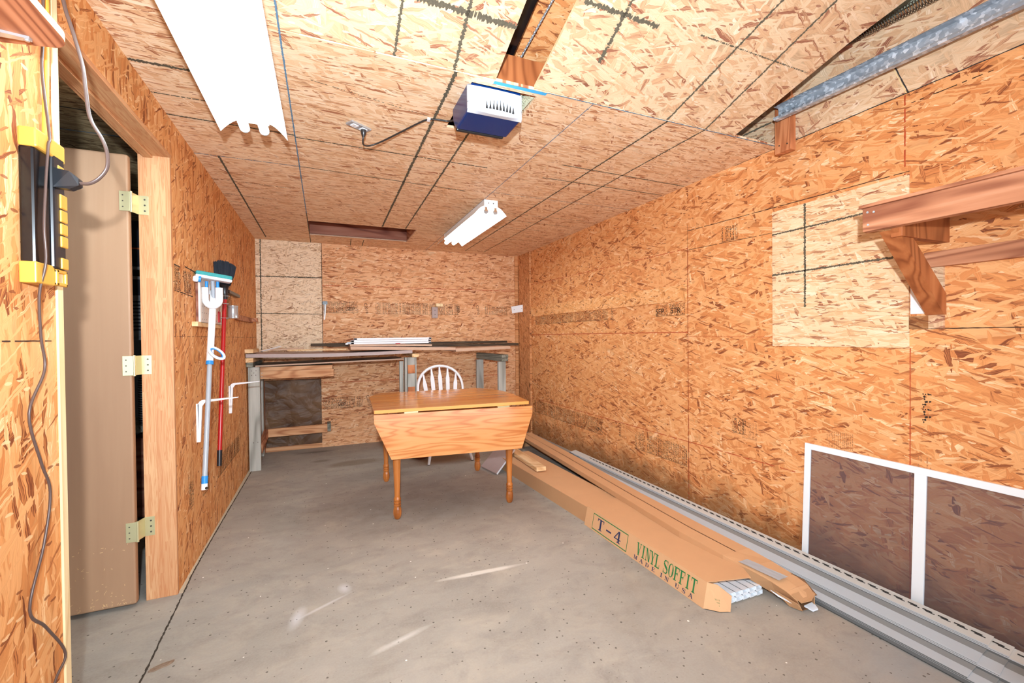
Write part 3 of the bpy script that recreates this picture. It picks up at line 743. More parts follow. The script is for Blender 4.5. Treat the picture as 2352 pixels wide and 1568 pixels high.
b = MB(); b.lathe([(.11, 0), (.12, .02), (.12, .28), (.11, .30)], (-1.0, 3.58, .68), 'hose', 24)
o = b.build('ribbed_canister', loc=(-1.0, 3.58, .68)); tag(o, 'ribbed black and grey canister on the lower shelf behind the door', 'canister')
b = MB(); b.box(-1.15, -.84, 3.46, 3.7, .10, .60, 'dark_fir')
o = b.build('wooden_crate', bevel=.003, loc=(-1.0, 3.58, .10)); tag(o, 'brown board crate low behind the door leaf', 'crate')
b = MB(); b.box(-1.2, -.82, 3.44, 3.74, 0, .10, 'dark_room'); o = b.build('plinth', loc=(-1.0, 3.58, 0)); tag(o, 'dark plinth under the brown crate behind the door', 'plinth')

# walls ends beside the camera: outside apron of the garage opening
b = MB(); b.box(-.9, XR+.1, YF-.12, YF-.10, 2.30, 3.02, 'osb_back'); struct(b.build('wall_front'), 'header above the garage opening')

# ------------------------------------------------------------------ fluorescent fixtures
def fixture(cx, y0, y1, zb, label, near_end):
    t = thing('shop_light', label, 'ceiling light', (cx, (y0+y1)/2, H), group='fluorescent shop lights under the ceiling')
    b = MB(); b.box(cx-.055, cx+.055, y0, y1, zb+.055, H-.0005, 'white_metal'); b.build('housing', t, bevel=.002)
    b = MB(); half = []
    for i in range(9):
        u = i/8; x = .13-.085*u; z = .062*math.sin(u*PI/2); half.append((x, zb+z))
    prof = [(.131, zb-.002), (.124, zb+.006)] + half[1:]
    for sgn in (1, -1):
        P = [(cx+sgn*x, z) for x, z in prof]; n = len(P)
        b.add([(x, y0, z) for x, z in P] + [(x, y1, z) for x, z in P], [(i, i+1, n+i+1, n+i) for i in range(n-1)], 'white_metal')
    b.build('reflector', t, solid=.0015)
    for dx in (-.038, .038):
        b = MB(); b.tube([(cx+dx, y0+.012, zb+.022), (cx+dx, y1-.012, zb+.022)], .019, 'tube', 16); b.build('fluorescent_tube', t)
        for ye in (y0+.004, y1-.004):
            b = MB(); s_ = 1 if ye < (y0+y1)/2 else -1
            b.tube([(cx+dx, ye, zb+.022), (cx+dx, ye+s_*.008, zb+.022)], .0195, 'chrome', 16)
            b.box(cx+dx-.011, cx+dx+.011, ye-.004, ye+.004, zb+.022, zb+.058, 'glass_socket')
            b.build('tube_socket', t)
    b = MB(); b.box(cx-.056, cx+.056, y1, y1+.003, zb+.052, H-.001, 'white_metal'); b.build('end_plate', t)
    b = MB(); b.box(cx-.056, cx+.056, y0-.003, y0, zb+.052, H-.001, 'white_metal')
    b.lathe([(.004, 0), (.004, .002)], (cx-.02, y0-.003, zb+.085), 'steel_dark', 8, axis=(0, -1, 0)); b.lathe([(.004, 0), (.004, .002)], (cx+.02, y0-.003, zb+.085), 'steel_dark', 8, axis=(0, -1, 0))
    b.build('end_plate', t)
fixture(-.275, 1.04, 2.262, 2.128, 'big near fluorescent shop light with two tubes at the upper left', 0)
fixture(1.197, 3.205, 4.43, 2.165, 'smaller far fluorescent shop light with two tubes near the back wall', 0)

# ------------------------------------------------------------------ garage door opener
t = thing('garage_door_opener', 'blue and white garage door opener set in the ceiling', 'opener', (.69, 1.9, H))
x0, x1, yf, yr, zb = .562, .806, 1.768, 1.965, 2.163
b = MB()
prof = [(yf, H+.10), (yf, zb+.004), (yf+.01, zb), (yr-.03, zb), (yr, zb+.015), (yr+.035, zb+.06), (yr+.05, H+.10)]
P = [(x0+.012 if z > H else x0, y, z) for y, z in prof]
n = len(prof)
b.add([(x0, y, z) for y, z in prof] + [(x1, y, z) for y, z in prof], [(i, (i+1) % n, n+(i+1) % n, n+i) for i in range(n)] + [tuple(reversed(range(n))), tuple(range(n, 2*n))], 'blue_plastic')
o = b.build('body', t, bevel=.008); part(o, 'glossy navy blue casing')
b = MB(); b.box(x0+.006, x1-.006, yr-.01, yr+.012, zb+.004, zb+.03, 'black_plastic'); b.build('rear_rim', t, bevel=.006)
b = MB(); nu, nv = 20, 10; gv = []
for j in range(nv+1):
    v = j/nv; z = zb-.010+(H-.006-(zb-.010))*v
    for i in range(nu+1):
        u = i/nu; x = x0-.002+(x1-x0+.004)*u
        bul = .030*math.sin(PI*min(1, max(0, u)))**.5*(math.cos((v-.25)*PI*.55))
        zz = z + (.020*(1-v)*(1-math.sin(PI*u)**.6) if j < 4 else 0)
        gv.append((x, yf-.004-bul, zz))
b.add(gv, [(j*(nu+1)+i, j*(nu+1)+i+1, (j+1)*(nu+1)+i+1, (j+1)*(nu+1)+i) for j in range(nv) for i in range(nu)], 'lens_white', True)
gb = [(x0-.002+(x1-x0+.004)*i/nu, yf+.004, zb-.003) for i in range(nu+1)]
b.add(gv[:nu+1]+gb, [(i, nu+1+i, nu+2+i, i+1) for i in range(nu)], 'lens_white', True)
for side in (0, nu):
    col = [gv[j*(nu+1)+side] for j in range(nv+1)]; k = len(col)
    b.add(col+[(c[0], yf+.004, c[2]) for c in col], [(i, i+1, k+i+1, k+i) for i in range(k-1)], 'lens_white')
lens = b.build('light_lens', t); part(lens, 'white translucent lamp cover with vent slots')
b = MB()
for k in range(9):
    u = .30+.062*k; x = x0+(x1-x0)*u; h0 = zb+.010+.0012*k*.0; hh = .052-.0042*abs(k-3.6)
    def yy_(z): 
        v = (z-(zb-.010))/(H-.006-(zb-.010)); return yf-.004-.030*math.sin(PI*u)**.5*math.cos((v-.25)*PI*.55)-.0012
    b.add([(x-.0058, yy_(h0), h0), (x+.0052, yy_(h0), h0), (x+.003, yy_(h0+hh*.6), h0+hh*.6), (x+.0015, yy_(h0+hh), h0+hh), (x-.001, yy_(h0+hh*.6), h0+hh*.6)], [(0, 1, 2, 3, 4)], 'slot')
b.build('vent_slot', lens)
b = MB(); b.prism([(.84, 1.76, H+.012), (.875, 1.76, H+.012), (.875, 1.9, H+.012), (.83, 1.9, H+.02)], (0, 0, .05), 'insulation')
rr = random.Random(2)
for k in range(60):
    p = Vector((.822+.05*rr.random(), 1.765+.16*rr.random(), H+.02)); b.tube([p, p+Vector((rr.uniform(-.02, .02), rr.uniform(-.02, .02), -.012))], .0012, 'insulation', 4)
o = b.build('insulation_tuft', loc=(.85, 1.8, H)); tag(o, 'tuft of pale insulation in the gap right of the opener', 'insulation'); o['kind'] = 'stuff'
# drive rail and chain in the slot
b = MB(); b.beam((.752, 1.80, 2.47), (.822, -.3, 3.25), .05, .055, 'black_gloss'); b.beam((.715, 1.80, 2.49), (.79, -.3, 3.27), .02, .09, 'black_gloss')
o = b.build('opener_rail', bevel=.003, loc=(.78, 1.8, 2.45)); tag(o, 'black steel drive rail in the slot above the opener', 'rail')
b = MB(); a = Vector((.828, 1.86, 2.462)); c = Vector((.915, 1.0, 2.75)); d = (c-a); L = d.length; d.normalize(); k = int(L/.0085)
for i in range(k):
    p = a+d*(L*i/k)
    e = Vector((0, .35, 1)) if i % 2 else Vector((1, 0, 0))
    e = (e-d*e.dot(d)).normalized()
    b.lathe([(.001, -.006), (.0045, -.003), (.0045, .003), (.001, .006)], p+e*(.002 if i % 2 else -.002), 'chrome', 6, axis=d)
o = b.build('drive_chain', loc=tuple(a)); tag(o, 'shiny steel roller chain running up the ceiling slot', 'chain')

# ceiling socket and its cord
t = thing('ceiling_socket', 'steel double socket plate on the ceiling left of the opener', 'socket', (.17, 2.32, H))
Mr = Matrix.Translation((.169, 2.318, 0)) @ Matrix.Rotation(math.radians(33), 4, 'Z')
b = MB(); b.box(-.058, .058, -.026, .026, H-.010, H-.0005, 'chrome', Mr); b.build('cover_plate', t, bevel=.003)
for dx in (-.026, .026):
    b = MB(); b.box(dx-.015, dx+.015, -.014, .014, H-.0125, H-.010, 'white_paint', Mr)
    for dy in (-.005, .005): b.box(dx-.004, dx+.004, dy-.001, dy+.001, H-.0130, H-.0125, 'slot', Mr)
    b.build('outlet', t, bevel=.003)
t = thing('cord', 'black power cord looping from the ceiling socket to the opener', 'cord', (.3, 2.3, H))
pth = [(.192, 2.335, H-.035), (.190, 2.345, H-.06), (.196, 2.38, H-.066), (.225, 2.41, H-.055), (.28, 2.39, H-.035), (.36, 2.28, H-.02), (.44, 2.16, H-.008), (.475, 2.12, H-.005), (.52, 2.10, H-.007), (.575, 2.085, H-.01), (.60, 1.99, H-.02)]
def smooth_path(P, n=6):
    P = [Vector(p) for p in P]; out = []
    for i in range(len(P)-1):
        p0, p1, p2, p3 = P[max(i-1, 0)], P[i], P[i+1], P[min(i+2, len(P)-1)]
        for k in range(n):
            u = k/n; out.append(.5*((2*p1)+(-p0+p2)*u+(2*p0-5*p1+4*p2-p3)*u*u+(-p0+3*p1-3*p2+p3)*u**3))
    return out+[P[-1]]
b = MB(); b.tube(smooth_path(pth), .0042, 'black_cord', 8); b.build('cable', t)
b = MB(); b.lathe([(.013, 0), (.014, .01), (.011, .022), (.006, .034)], (.192, 2.331, H-.0128), 'black_cord', 10, axis=(0, .1, -1)); b.build('plug', t)
b = MB(); b.box(.468, .482, 2.108, 2.132, H-.010, H-.0004, 'white_paint'); b.build('cable_clip', t)

# ------------------------------------------------------------------ right: hanging block, track, spring
b = MB(); b.box(2.298, 2.338, 1.580, 1.670, 2.205, 2.62, 'fir_z')
for p in ((1.645, 2.245), (1.60, 2.24)): b.lathe([(.004, 0), (.004, .001)], (2.298, p[0], p[1]), 'steel_dark', 8, axis=(-1, 0, 0))
o = b.build('hanger_block', bevel=.003, loc=(2.318, 1.625, 2.205)); tag(o, 'short reddish wooden block hanging beside the right wall and carrying the track', 'block')
t = thing('door_track', 'galvanised steel garage door track with square holes along the right wall', 'track', (2.28, 1.0, 2.38))
b = MB()
prof = [(-.030, .038), (-.034, .034), (0, .034), (.006, .028), (.006, -.028), (0, -.034), (-.030, -.036), (-.036, -.030), (-.034, -.022)]
a = Vector((2.284, 1.628, 2.398)); c = Vector((2.284, -1.0, 2.352)); n = len(prof)
# web faces the camera: flange outward to the left
V = [(a.x+x-.02, a.y, a.z+z) for x, z in prof] + [(c.x+x-.02, c.y, c.z+z) for x, z in prof]
b.add(V, [(i, i+1, n+i+1, n+i) for i in range(n-1)], 'galvanised')
b.build('rail', t, solid=.002)
for yy_, zz_ in ((1.600, 2.392), (1.545, 2.391), (1.495, 2.389), (1.41, 2.386)): b = MB(); b.box(2.267, 2.2695, yy_-.006, yy_+.006, zz_-.006, zz_+.006, 'hole'); b.build('bolt_hole', t)
t = thing('extension_spring', 'dark coiled garage door spring above the galvanised track', 'spring', (2.22, 1.2, 2.53))
b = MB(); a = Vector((2.250, 1.31, 2.572)); c = Vector((2.250, .35, 2.535)); turns = 95; pts = []
for i in range(turns*8+1):
    u = i/(turns*8); an = 2*PI*turns*u; p = a.lerp(c, u); rads = .014+.008*min(1, u*4); pts.append(p+Vector((math.cos(an)*rads, 0, math.sin(an)*rads)))
b.tube(pts, .0016, 'steel_dark', 5); b.tube([a+Vector((0, .12, .01)), a], .002, 'steel_dark', 6); b.build('coil', t)

# ------------------------------------------------------------------ right wall shelf
t = thing('wall_shelf', 'fir wall shelf with a deep front beam and a diagonal brace on the right wall', 'shelf', (2.2, .6, 1.5))
YE = 1.080
b = MB(); b.box(2.0, 2.038, -.5, YE, 1.625, 1.718, 'fir_y')
for p in ((1.062, 1.700), (1.040, 1.696), (1.060, 1.650)): b.lathe([(.0045, 0), (.0045, .0015)], (2.0, p[0], p[1]), 'chrome', 8, axis=(-1, 0, 0))
b.build('front_beam', t, bevel=.003)
b = MB(); b.box(1.988, XR-.001, -.5, YE+.008, 1.7185, 1.7305, 'fir_y'); b.build('shelf_board', t, bevel=.001)
b = MB(); b.box(2.038, XR, .965, 1.003, 1.590, 1.715, 'brace'); b.build('cross_bearer', t, bevel=.002)
b = MB()
pr = [(2.025, 1.618), (2.105, 1.618), (2.379, 1.38), (2.379, 1.292), (2.362, 1.292)]
b.prism([(x, .975, z) for x, z in pr], (0, .060, 0), 'brace'); b.build('diagonal_brace', t, bevel=.003)
b = MB(); b.box(XR-.036, XR-.0005, -.5, 1.035, 1.492, 1.556, 'fir_y'); b.build('wall_ledger', t, bevel=.002)

# ------------------------------------------------------------------ insect screen frame
t = thing('screen_frame', 'white framed window screen with grey mesh leaning on the right wall', 'window screen', (2.34, 1.05, 0))
def leanx(z): return 2.338+.030*z/.63
def fbar(y0, y1, z0, z1):
    b = MB(); V = []
    for x_ in (0, .012):
        for y_, z_ in ((y0, z0), (y1, z0), (y1, z1), (y0, z1)): V.append((leanx(z_)+x_, y_, z_))
    b.add(V, [(3, 2, 1, 0), (4, 5, 6, 7), (0, 1, 5, 4), (1, 2, 6, 5), (2, 3, 7, 6), (3, 0, 4, 7)], 'white_metal'); return b
fbar(.56, 1.555, .602, .632).build('top_bar', t, bevel=.001); fbar(.56, 1.555, 0.0, .03).build('bottom_bar', t, bevel=.001)
fbar(1.525, 1.555, .03, .602).build('side_bar', t, bevel=.001); fbar(.56, .59, .03, .602).build('side_bar', t, bevel=.001); fbar(1.035, 1.077, .03, .602).build('centre_bar', t, bevel=.001)
for y0, y1 in ((.59, 1.035), (1.077, 1.525)):
    b = MB(); b.quad([(leanx(.03)+.007, y0, .03), (leanx(.03)+.007, y1, .03), (leanx(.602)+.007, y1, .602), (leanx(.602)+.007, y0, .602)], 'screen'); b.build('mesh', t)

# ------------------------------------------------------------------ vinyl siding pieces on the floor
def siding(y0, y1, dx, dz, label, cut=0):
    prof = [(0, 0), (-.004, .006), (.004, .014), (.050, .020), (.092, .021), (.096, .030), (.100, .032), (.150, .044), (.196, .045), (.200, .054), (.204, .056), (.268, .066), (.272, .062)]
    keys = ['siding_edge', 'siding_edge', 'siding_light', 'siding_shaded', 'siding_edge', 'siding_light', 'siding_light', 'siding_shaded', 'siding_edge', 'siding_light', 'siding_hem', 'siding_edge']  # shade of the bends painted in: lighter flats, darker coves and steps
    b = MB(); xo = 2.03+dx
    n = len(prof)
    for i in range(n-1):
        a, c = prof[i], prof[i+1]; e0, e1 = cut*a[0], cut*c[0]
        b.add([(xo+a[0], y0+e0, a[1]+dz), (xo+c[0], y0+e1, c[1]+dz), (xo+c[0], y1, c[1]+dz), (xo+a[0], y1, a[1]+dz)], [(0, 1, 2, 3)], keys[i])
    y = y0+.05
    while y < y1-.3:
        b.box(xo+.240, xo+.244, y, y+.03, .0650+dz-.001, .0665+dz-.001, 'slot'); y += .05
    o = b.build('siding_panel', solid=.0012, loc=(2.1, (y0+y1)/2, 0)); tag(o, label, 'siding', 'lengths of grey vinyl siding along the right wall'); return o
siding(.775, 3.80, 0, .007, 'topmost grey vinyl siding length at the foot of the right wall', .10)
siding(.715, 3.72, -.004, .004, 'second grey vinyl siding length showing just past the end of the topmost', .12)
siding(.35, 3.6, -.008, .001, 'lowest grey vinyl siding length reaching nearest the camera', .1)
b = MB(); b.box(2.235, 2.285, 3.80, 4.66, .0, .022, 'white_vinyl'); b.box(2.222, 2.235, 3.80, 4.60, 0, .012, 'siding_light')
o = b.build('white_trim_strip', bevel=.002, loc=(2.25, 4.2, 0)); tag(o, 'white vinyl trim strip lying on the floor beyond the grey siding', 'trim strip')
b = MB(); b.box(2.19, 2.24, 4.45, 5.05, 0, .03, 'white_vinyl'); o = b.build('white_offcut', bevel=.002, loc=(2.2, 4.7, 0)); tag(o, 'short white offcut on the floor just right of the table edge', 'offcut')
b = MB(); b.box(2.10, 2.19, 3.84, 4.75, 0, .030, 'stud_y')
o = b.build('pine_board', bevel=.003, loc=(2.15, 3.5, 0)); tag(o, 'knotty pine board lying behind the closed cardboard carton', 'board')
# scraps at the near right
b = MB(); rr = random.Random(8); n = 9
g = [[(2.10+.13*i/n+rr.uniform(-.006, .006), .50+.16*j/n, .085+.012*rr.random()) for i in range(n+1)] for j in range(n+1)]
b.add([p for r_ in g for p in r_], [(j*(n+1)+i, j*(n+1)+i+1, (j+1)*(n+1)+i+1, (j+1)*(n+1)+i) for j in range(n) for i in range(n)], 'white_paint', True)
b.tube([(2.11, .655, .09), (2.16, .62, .100), (2.21, .60, .098)], .003, 'black_cord', 6)
o = b.build('crumpled_wrap', solid=.002, loc=(2.16, .58, .08)); tag(o, 'crumpled white wrapping on the siding in the lower right corner', 'wrapping')

# ------------------------------------------------------------------ serif lettering
def glyphs():
    G = {}
    def st(x0, y0, x1, y1, w): return [(x0-w/2, y0), (x0+w/2, y0), (x1+w/2, y1), (x1-w/2, y1)]
    def r(x0, y0, x1, y1): return [(x0, y0), (x1, y0), (x1, y1), (x0, y1)]
    S_ = .07; TK = .22; TN = .08
    def ser(x, y, w=.36): return r(x-w/2, y, x+w/2, y+S_)
    G['I'] = [r(.39, 0, .61, 1), ser(.5, 0, .5), ser(.5, 1-S_, .5)]
    G['T'] = [r(.39, 0, .61, 1), ser(.5, 0, .5), r(.05, 1-.09, .95, 1), r(.05, .74, .12, .95), r(.88, .74, .95, .95)]
    G['L'] = [r(.2, 0, .42, 1), ser(.3, 1-S_, .5), r(.06, 0, .92, .09), r(.85, .05, .92, .3)]
    G['F'] = [r(.2, 0, .42, 1), ser(.31, 0, .5), r(.06, .91, .92, 1), r(.85, .72, .92, .95), r(.4, .48, .7, .56), r(.65, .4, .71, .64)]
    G['E'] = G['F'][:1] + [r(.06, 0, .92, .09), r(.06, .91, .92, 1), r(.85, .72, .92, .95), r(.85, .05, .92, .28), r(.4, .48, .7, .56), r(.65, .4, .71, .64)]
    G['V'] = [st(.5, 0, .2, 1, TK), st(.5, 0, .82, 1, TN), ser(.2, 1-S_, .42), ser(.82, 1-S_, .34)]
    G['Y'] = [r(.39, 0, .61, .5), st(.5, .42, .2, 1, TK), st(.52, .42, .84, 1, TN), ser(.5, 0, .46), ser(.2, 1-S_, .4), ser(.83, 1-S_, .32)]
    G['N'] = [r(.14, 0, .22, 1), r(.80, 0, .88, 1), st(.78, 0, .22, 1, TK), ser(.18, 0, .34), ser(.84, 1-S_, .34), ser(.12, 1-S_, .26)]
    G['M'] = [r(.12, 0, .19, 1), r(.74, 0, .92, 1), st(.48, 0, .18, 1, .2), st(.48, 0, .80, 1, TN), ser(.15, 0, .28), ser(.83, 0, .34), ser(.1, 1-S_, .2), ser(.88, 1-S_, .2)]
    G['A'] = [st(.14, 0, .5, 1, TN), st(.84, 0, .48, 1, TK), r(.24, .28, .76, .35), ser(.14, 0, .32), ser(.84, 0, .4)]
    def ring(a0, a1, cx, cy_, rx, ry, thk, thn, n=18):
        out = []
        for i in range(n):
            p = []
            for a in (a0+(a1-a0)*i/n, a0+(a1-a0)*(i+1)/n):
                w = thn+(thk-thn)*abs(math.cos(a)); p.append(((cx+rx*math.cos(a), cy_+ry*math.sin(a)), (cx+(rx-w)*math.cos(a), cy_+(ry-thn)*math.sin(a))))
            out.append([p[0][0], p[1][0], p[1][1], p[0][1]])
        return out
    G['O'] = ring(0, 2*PI, .5, .5, .44, .5, .22, .06, 24)
    G['D'] = [r(.14, 0, .34, 1), r(.04, 0, .5, .07), r(.04, .93, .5, 1)] + ring(-PI/2, PI/2, .46, .5, .46, .5, .22, .07, 12)
    G['U'] = [r(.12, .3, .34, 1), r(.78, .3, .85, 1), ser(.22, 1-S_, .42), ser(.82, 1-S_, .3)] + ring(PI, 2*PI, .485, .3, .365, .3, .15, .08, 10)
    sp_ = [(.84, .80), (.74, .93), (.5, .965), (.26, .92), (.18, .76), (.28, .62), (.5, .52), (.74, .42), (.84, .26), (.74, .08), (.5, .035), (.24, .07), (.14, .22)]
    ww = [.05, .06, .07, .11, .17, .2, .22, .2, .17, .11, .07, .06, .05]
    q = []
    for i in range(len(sp_)-1):
        a, c = Vector(sp_[i]), Vector(sp_[i+1]); d = (c-a).normalized(); nn_ = Vector((-d.y, d.x))
        q.append([tuple(a+nn_*ww[i]/2), tuple(c+nn_*ww[i+1]/2), tuple(c-nn_*ww[i+1]/2), tuple(a-nn_*ww[i]/2)])
    G['S'] = q + [r(.80, .68, .86, 1), r(.12, 0, .18, .32)]
    G['4'] = [r(.58, 0, .78, 1), r(.06, .24, .94, .33), st(.12, .28, .64, 1, .11), ser(.68, 0, .44)]
    G['-'] = [r(.15, .36, .85, .50)]
    return G
GL = glyphs()
def letters(b, s, p0, along, up, w, h, gap, key, lift=.0008, nrm=None):
    p0 = Vector(p0); A = Vector(along).normalized(); U = Vector(up).normalized(); N = Vector(nrm) if nrm else A.cross(U)
    x = 0
    for j, ch in enumerate(s):
        if ch != ' ':
            for k, poly in enumerate(GL[ch]): b.quad([p0+A*(x+px_*w)+U*(py_*h)+N*(lift+.00003*k) for px_, py_ in poly], key)
        x += (w+gap) if ch != ' ' else gap*5+w*.4

# ------------------------------------------------------------------ cardboard cartons
t = thing('soffit_carton', 'long open cardboard carton printed T-4 and VINYL SOFFIT on the floor', 'carton', (1.65, 2.5, 0))
z1 = .113
FA = (1.548, 2.42); FB = (1.553, 1.455)          # front face of the printed lid, far and near end
b = MB()     # tray (rear, plain)
b.prism([(1.475, 3.85, 0), (1.552, 2.35, 0), (1.56, 1.52, 0), (1.79, 1.52, 0), (1.83, 2.4, 0), (1.80, 3.85, 0)][::-1], (0, 0, z1-.005), 'cardboard', 'cardboard_light')
b.build('tray', t, bevel=.002)
b = MB()     # printed lid
b.add([(FA[0]-.024, FA[1], .001), (FB[0]-.024, FB[1], .001), (FB[0], FB[1], z1), (FA[0], FA[1], z1), (FA[0], FA[1], .001), (FB[0], FB[1], .001)], [(0, 1, 2, 3), (0, 3, 4), (1, 5, 2)], 'cardboard_light')
top = [(FA[0], FA[1], z1), (FB[0], FB[1], z1), (1.762, 1.402, z1), (1.800, 1.47, z1), (1.80, 1.57, z1), (1.83, FA[1]+.05, z1)]
b.prism(top, (0, 0, .003), 'cardboard_light')
dirn = Vector((FB[0]-FA[0], FB[1]-FA[1], 0)).normalized(); L = (Vector((FB[0], FB[1], 0))-Vector((FA[0], FA[1], 0))).length
nrm = Vector((-1, 0, 0))
A_ = Vector((FA[0]-.0002, FA[1], 0))
def on(u, z): return A_+dirn*u+Vector((-.024*(1-z/.113), 0, z))
def rect(u0, u1, z0, z1_, key):
    b.quad([on(u0, z0)+nrm*.0008, on(u1, z0)+nrm*.0008, on(u1, z1_)+nrm*.0008, on(u0, z1_)+nrm*.0008], key)
for e in ((.082, .422, .010, .015), (.082, .422, .098, .103), (.082, .086, .010, .103), (.418, .422, .010, .103)): rect(*e, 'green_print')
SU = Vector((.024/.113, 0, 1)).normalized()
letters(b, 'T-4', on(.130, .026), dirn, SU, .070, .064, .014, 'navy_print', .0012, nrm)
letters(b, 'VINYL', on(.500, .036), dirn, SU, .0375, .064, -.002, 'green_print', .0012, nrm)
letters(b, 'SOFFIT', on(.700, .036), dirn, SU, .0380, .064, -.002, 'green_print', .0012, nrm)
letters(b, 'MADE', on(.488, .009), dirn, SU, .028, .020, .018, 'navy_print', .0012, nrm)
letters(b, 'IN', on(.684, .009), dirn, SU, .028, .020, .010, 'navy_print', .0012, nrm)
letters(b, 'USA', on(.792, .009), dirn, SU, .026, .020, .016, 'navy_print', .0012, nrm)
b.build('printed_lid', t)
b = MB()     # end flap folded out
b.prism([(FB[0]-.024, FB[1], .002), (FB[0], FB[1], z1), (1.588, 1.430, z1-.006), (1.640, 1.400, .060), (1.618, 1.388, .002), (1.575, 1.405, .002)], (.002, .002, 0), 'cardboard_light')
A2 = Vector((1.612-FB[0], 1.372-FB[1], 0)).normalized(); N2 = Vector((A2.y, -A2.x, 0)); N2 = N2 if N2.y < 0 else -N2
fp = Vector((FB[0], FB[1], 0))
for k, w in enumerate(('S-1355', 'SOFTJF', 'T-4')): b.text(w, .009, fp+A2*.052+Vector((0, 0, .052-.012*k))+N2*.002, -A2, (0, 0, -1), 'green_print')
b.build('end_flap', t)
b = MB(); b.beam((1.5145, 3.12, .03), (1.5145, 3.12, .10), .002, .006, 'cardboard_light', (0, 1, 0)); b.build('tape_strip', t)

b = MB()     # white soffit profiles poking out of the carton
rr = random.Random(4)
def cell(x, y, z, w, h, ang):
    Mx = Matrix.Translation((x, y, z)) @ Matrix.Rotation(ang, 4, 'Z')
    tt = .0016
    for bx in ((0, w, 0, tt), (0, w, h-tt, h), (0, tt, 0, h), (w-tt, w, 0, h)): b.box(bx[0], bx[1], 0, .12, bx[2], bx[3], 'white_vinyl', Mx)
for i in range(5):
    for j in range(2):
        cell(1.655+i*.042, 1.425-i*.0015+(.004 if j else 0), .008+j*.022, .040, .020, math.radians(3))
o = b.build('soffit_profile', loc=(1.75, 1.45, 0)); tag(o, 'white cellular vinyl profiles sticking out of the printed carton', 'vinyl profile')

t = thing('closed_carton', 'long narrow closed cardboard carton with a taped crushed near end', 'carton', (1.87, 2.5, 0))
b = MB(); zt = .150
left = [(1.93, 4.4), (1.867, 3.397), (1.80, 2.4), (1.758, 1.835), (1.781, 1.571)]; right = [(2.09, 4.4), (2.035, 3.4), (1.955, 2.4), (1.935, 1.84), (1.956, 1.571)]
for i in range(4):
    l0, l1, q0, q1 = left[i], left[i+1], right[i], right[i+1]
    zt = .150; zt1 = .150 if i < 3 else .136
    zb0 = .118 if i < 3 else .118
    c0 = ((l0[0]+q0[0])/2, (l0[1]+q0[1])/2); c1 = ((l1[0]+q1[0])/2, (l1[1]+q1[1])/2)
    b.add([(l0[0], l0[1], zt), (l1[0], l1[1], zt1), (c1[0]-.002, c1[1], zt1), (c0[0]-.002, c0[1], zt)], [(0, 1, 2, 3)], 'cardboard_light')
    b.add([(c0[0]+.001, c0[1], zt+.0015), (c1[0]+.001, c1[1], zt1+.0015), (q1[0], q1[1], zt1), (q0[0], q0[1], zt)], [(0, 1, 2, 3)], 'cardboard_light')
    b.add([(c0[0]-.002, c0[1], zt-.001), (c1[0]-.002, c1[1], zt1-.001), (c1[0]+.001, c1[1], zt1-.001), (c0[0]+.001, c0[1], zt-.001)], [(0, 1, 2, 3)], 'slot')
    zlo = .117; zl1 = .117 if i < 3 else .105
    b.add([(l0[0], l0[1], zlo), (l1[0], l1[1], zl1), (l1[0], l1[1], zt1), (l0[0], l0[1], zt)], [(0, 1, 2, 3)], 'cardboard')
    b.add([(q0[0], q0[1], .0), (q1[0], q1[1], .0), (q1[0], q1[1], zt1), (q0[0], q0[1], zt)], [(3, 2, 1, 0)], 'cardboard')
    b.add([(l0[0], l0[1], zlo), (l1[0], l1[1], zl1), (q1[0], q1[1], zl1), (q0[0], q0[1], zlo)], [(3, 2, 1, 0)], 'cardboard')
b.add([(1.93, 4.4, .0), (2.09, 4.4, .0), (2.09, 4.4, zt), (1.93, 4.4, zt)], [(3, 2, 1, 0)], 'cardboard')
b.build('carton_body', t)
b = MB()     # crushed end: sections sinking towards the floor
S = [(1.571, 1.781, 1.956, .136, .105, 0), (1.456, 1.814, 1.975, .118, .060, .02), (1.368, 1.848, 1.995, .096, .022, .04), (1.305, 1.864, 2.002, .078, .004, .045), (1.262, 1.872, 1.985, .058, .008, .03)]
for i in range(len(S)-1):
    (ya, la, ra, ta, ba, oa), (yb_, lb, rb, tb, bb, ob) = S[i], S[i+1]
    A1 = [(la, ya, ta), (ra, ya, ta), (ra, ya, ba), (la+oa, ya, ba)]; B1 = [(lb, yb_, tb), (rb, yb_, tb), (rb, yb_, bb), (lb+ob, yb_, bb)]
    cm = ((la+ra)/2, ya, ta+.004*(i > 0)); cn = ((lb+rb)/2, yb_, tb+.005)
    b.add([A1[0], B1[0], cn, cm], [(0, 1, 2, 3)], 'cardboard_light'); b.add([cm, cn, B1[1], A1[1]], [(0, 1, 2, 3)], 'cardboard_light')
    b.add([A1[3], B1[3], B1[0], A1[0]], [(0, 1, 2, 3)], 'cardboard'); b.add([A1[1], B1[1], B1[2], A1[2]], [(0, 1, 2, 3)], 'cardboard'); b.add([A1[3], A1[2], B1[2], B1[3]], [(0, 1, 2, 3)], 'cardboard_dark')
b.build('crushed_end', t, solid=.003)
b = MB(); b.prism([(1.905, 1.30, .004), (1.912, 1.268, .002), (1.965, 1.258, .006), (2.01, 1.285, .02), (2.0, 1.31, .02)], (0, 0, .003), 'cardboard_dark'); b.build('torn_flap', t)
b = MB(); b.prism([(1.985, 1.37, .10), (2.015, 1.33, .085), (2.030, 1.28, .035), (2.005, 1.29, .030)], (.003, 0, 0), 'cardboard_dark'); b.build('torn_flap', t)
b = MB(); b.prism([(1.868, 1.285, .072), (1.876, 1.248, .054), (1.93, 1.240, .056), (1.985, 1.258, .062), (1.985, 1.29, .072)], (0, 0, .003), 'cardboard'); b.build('torn_flap', t)
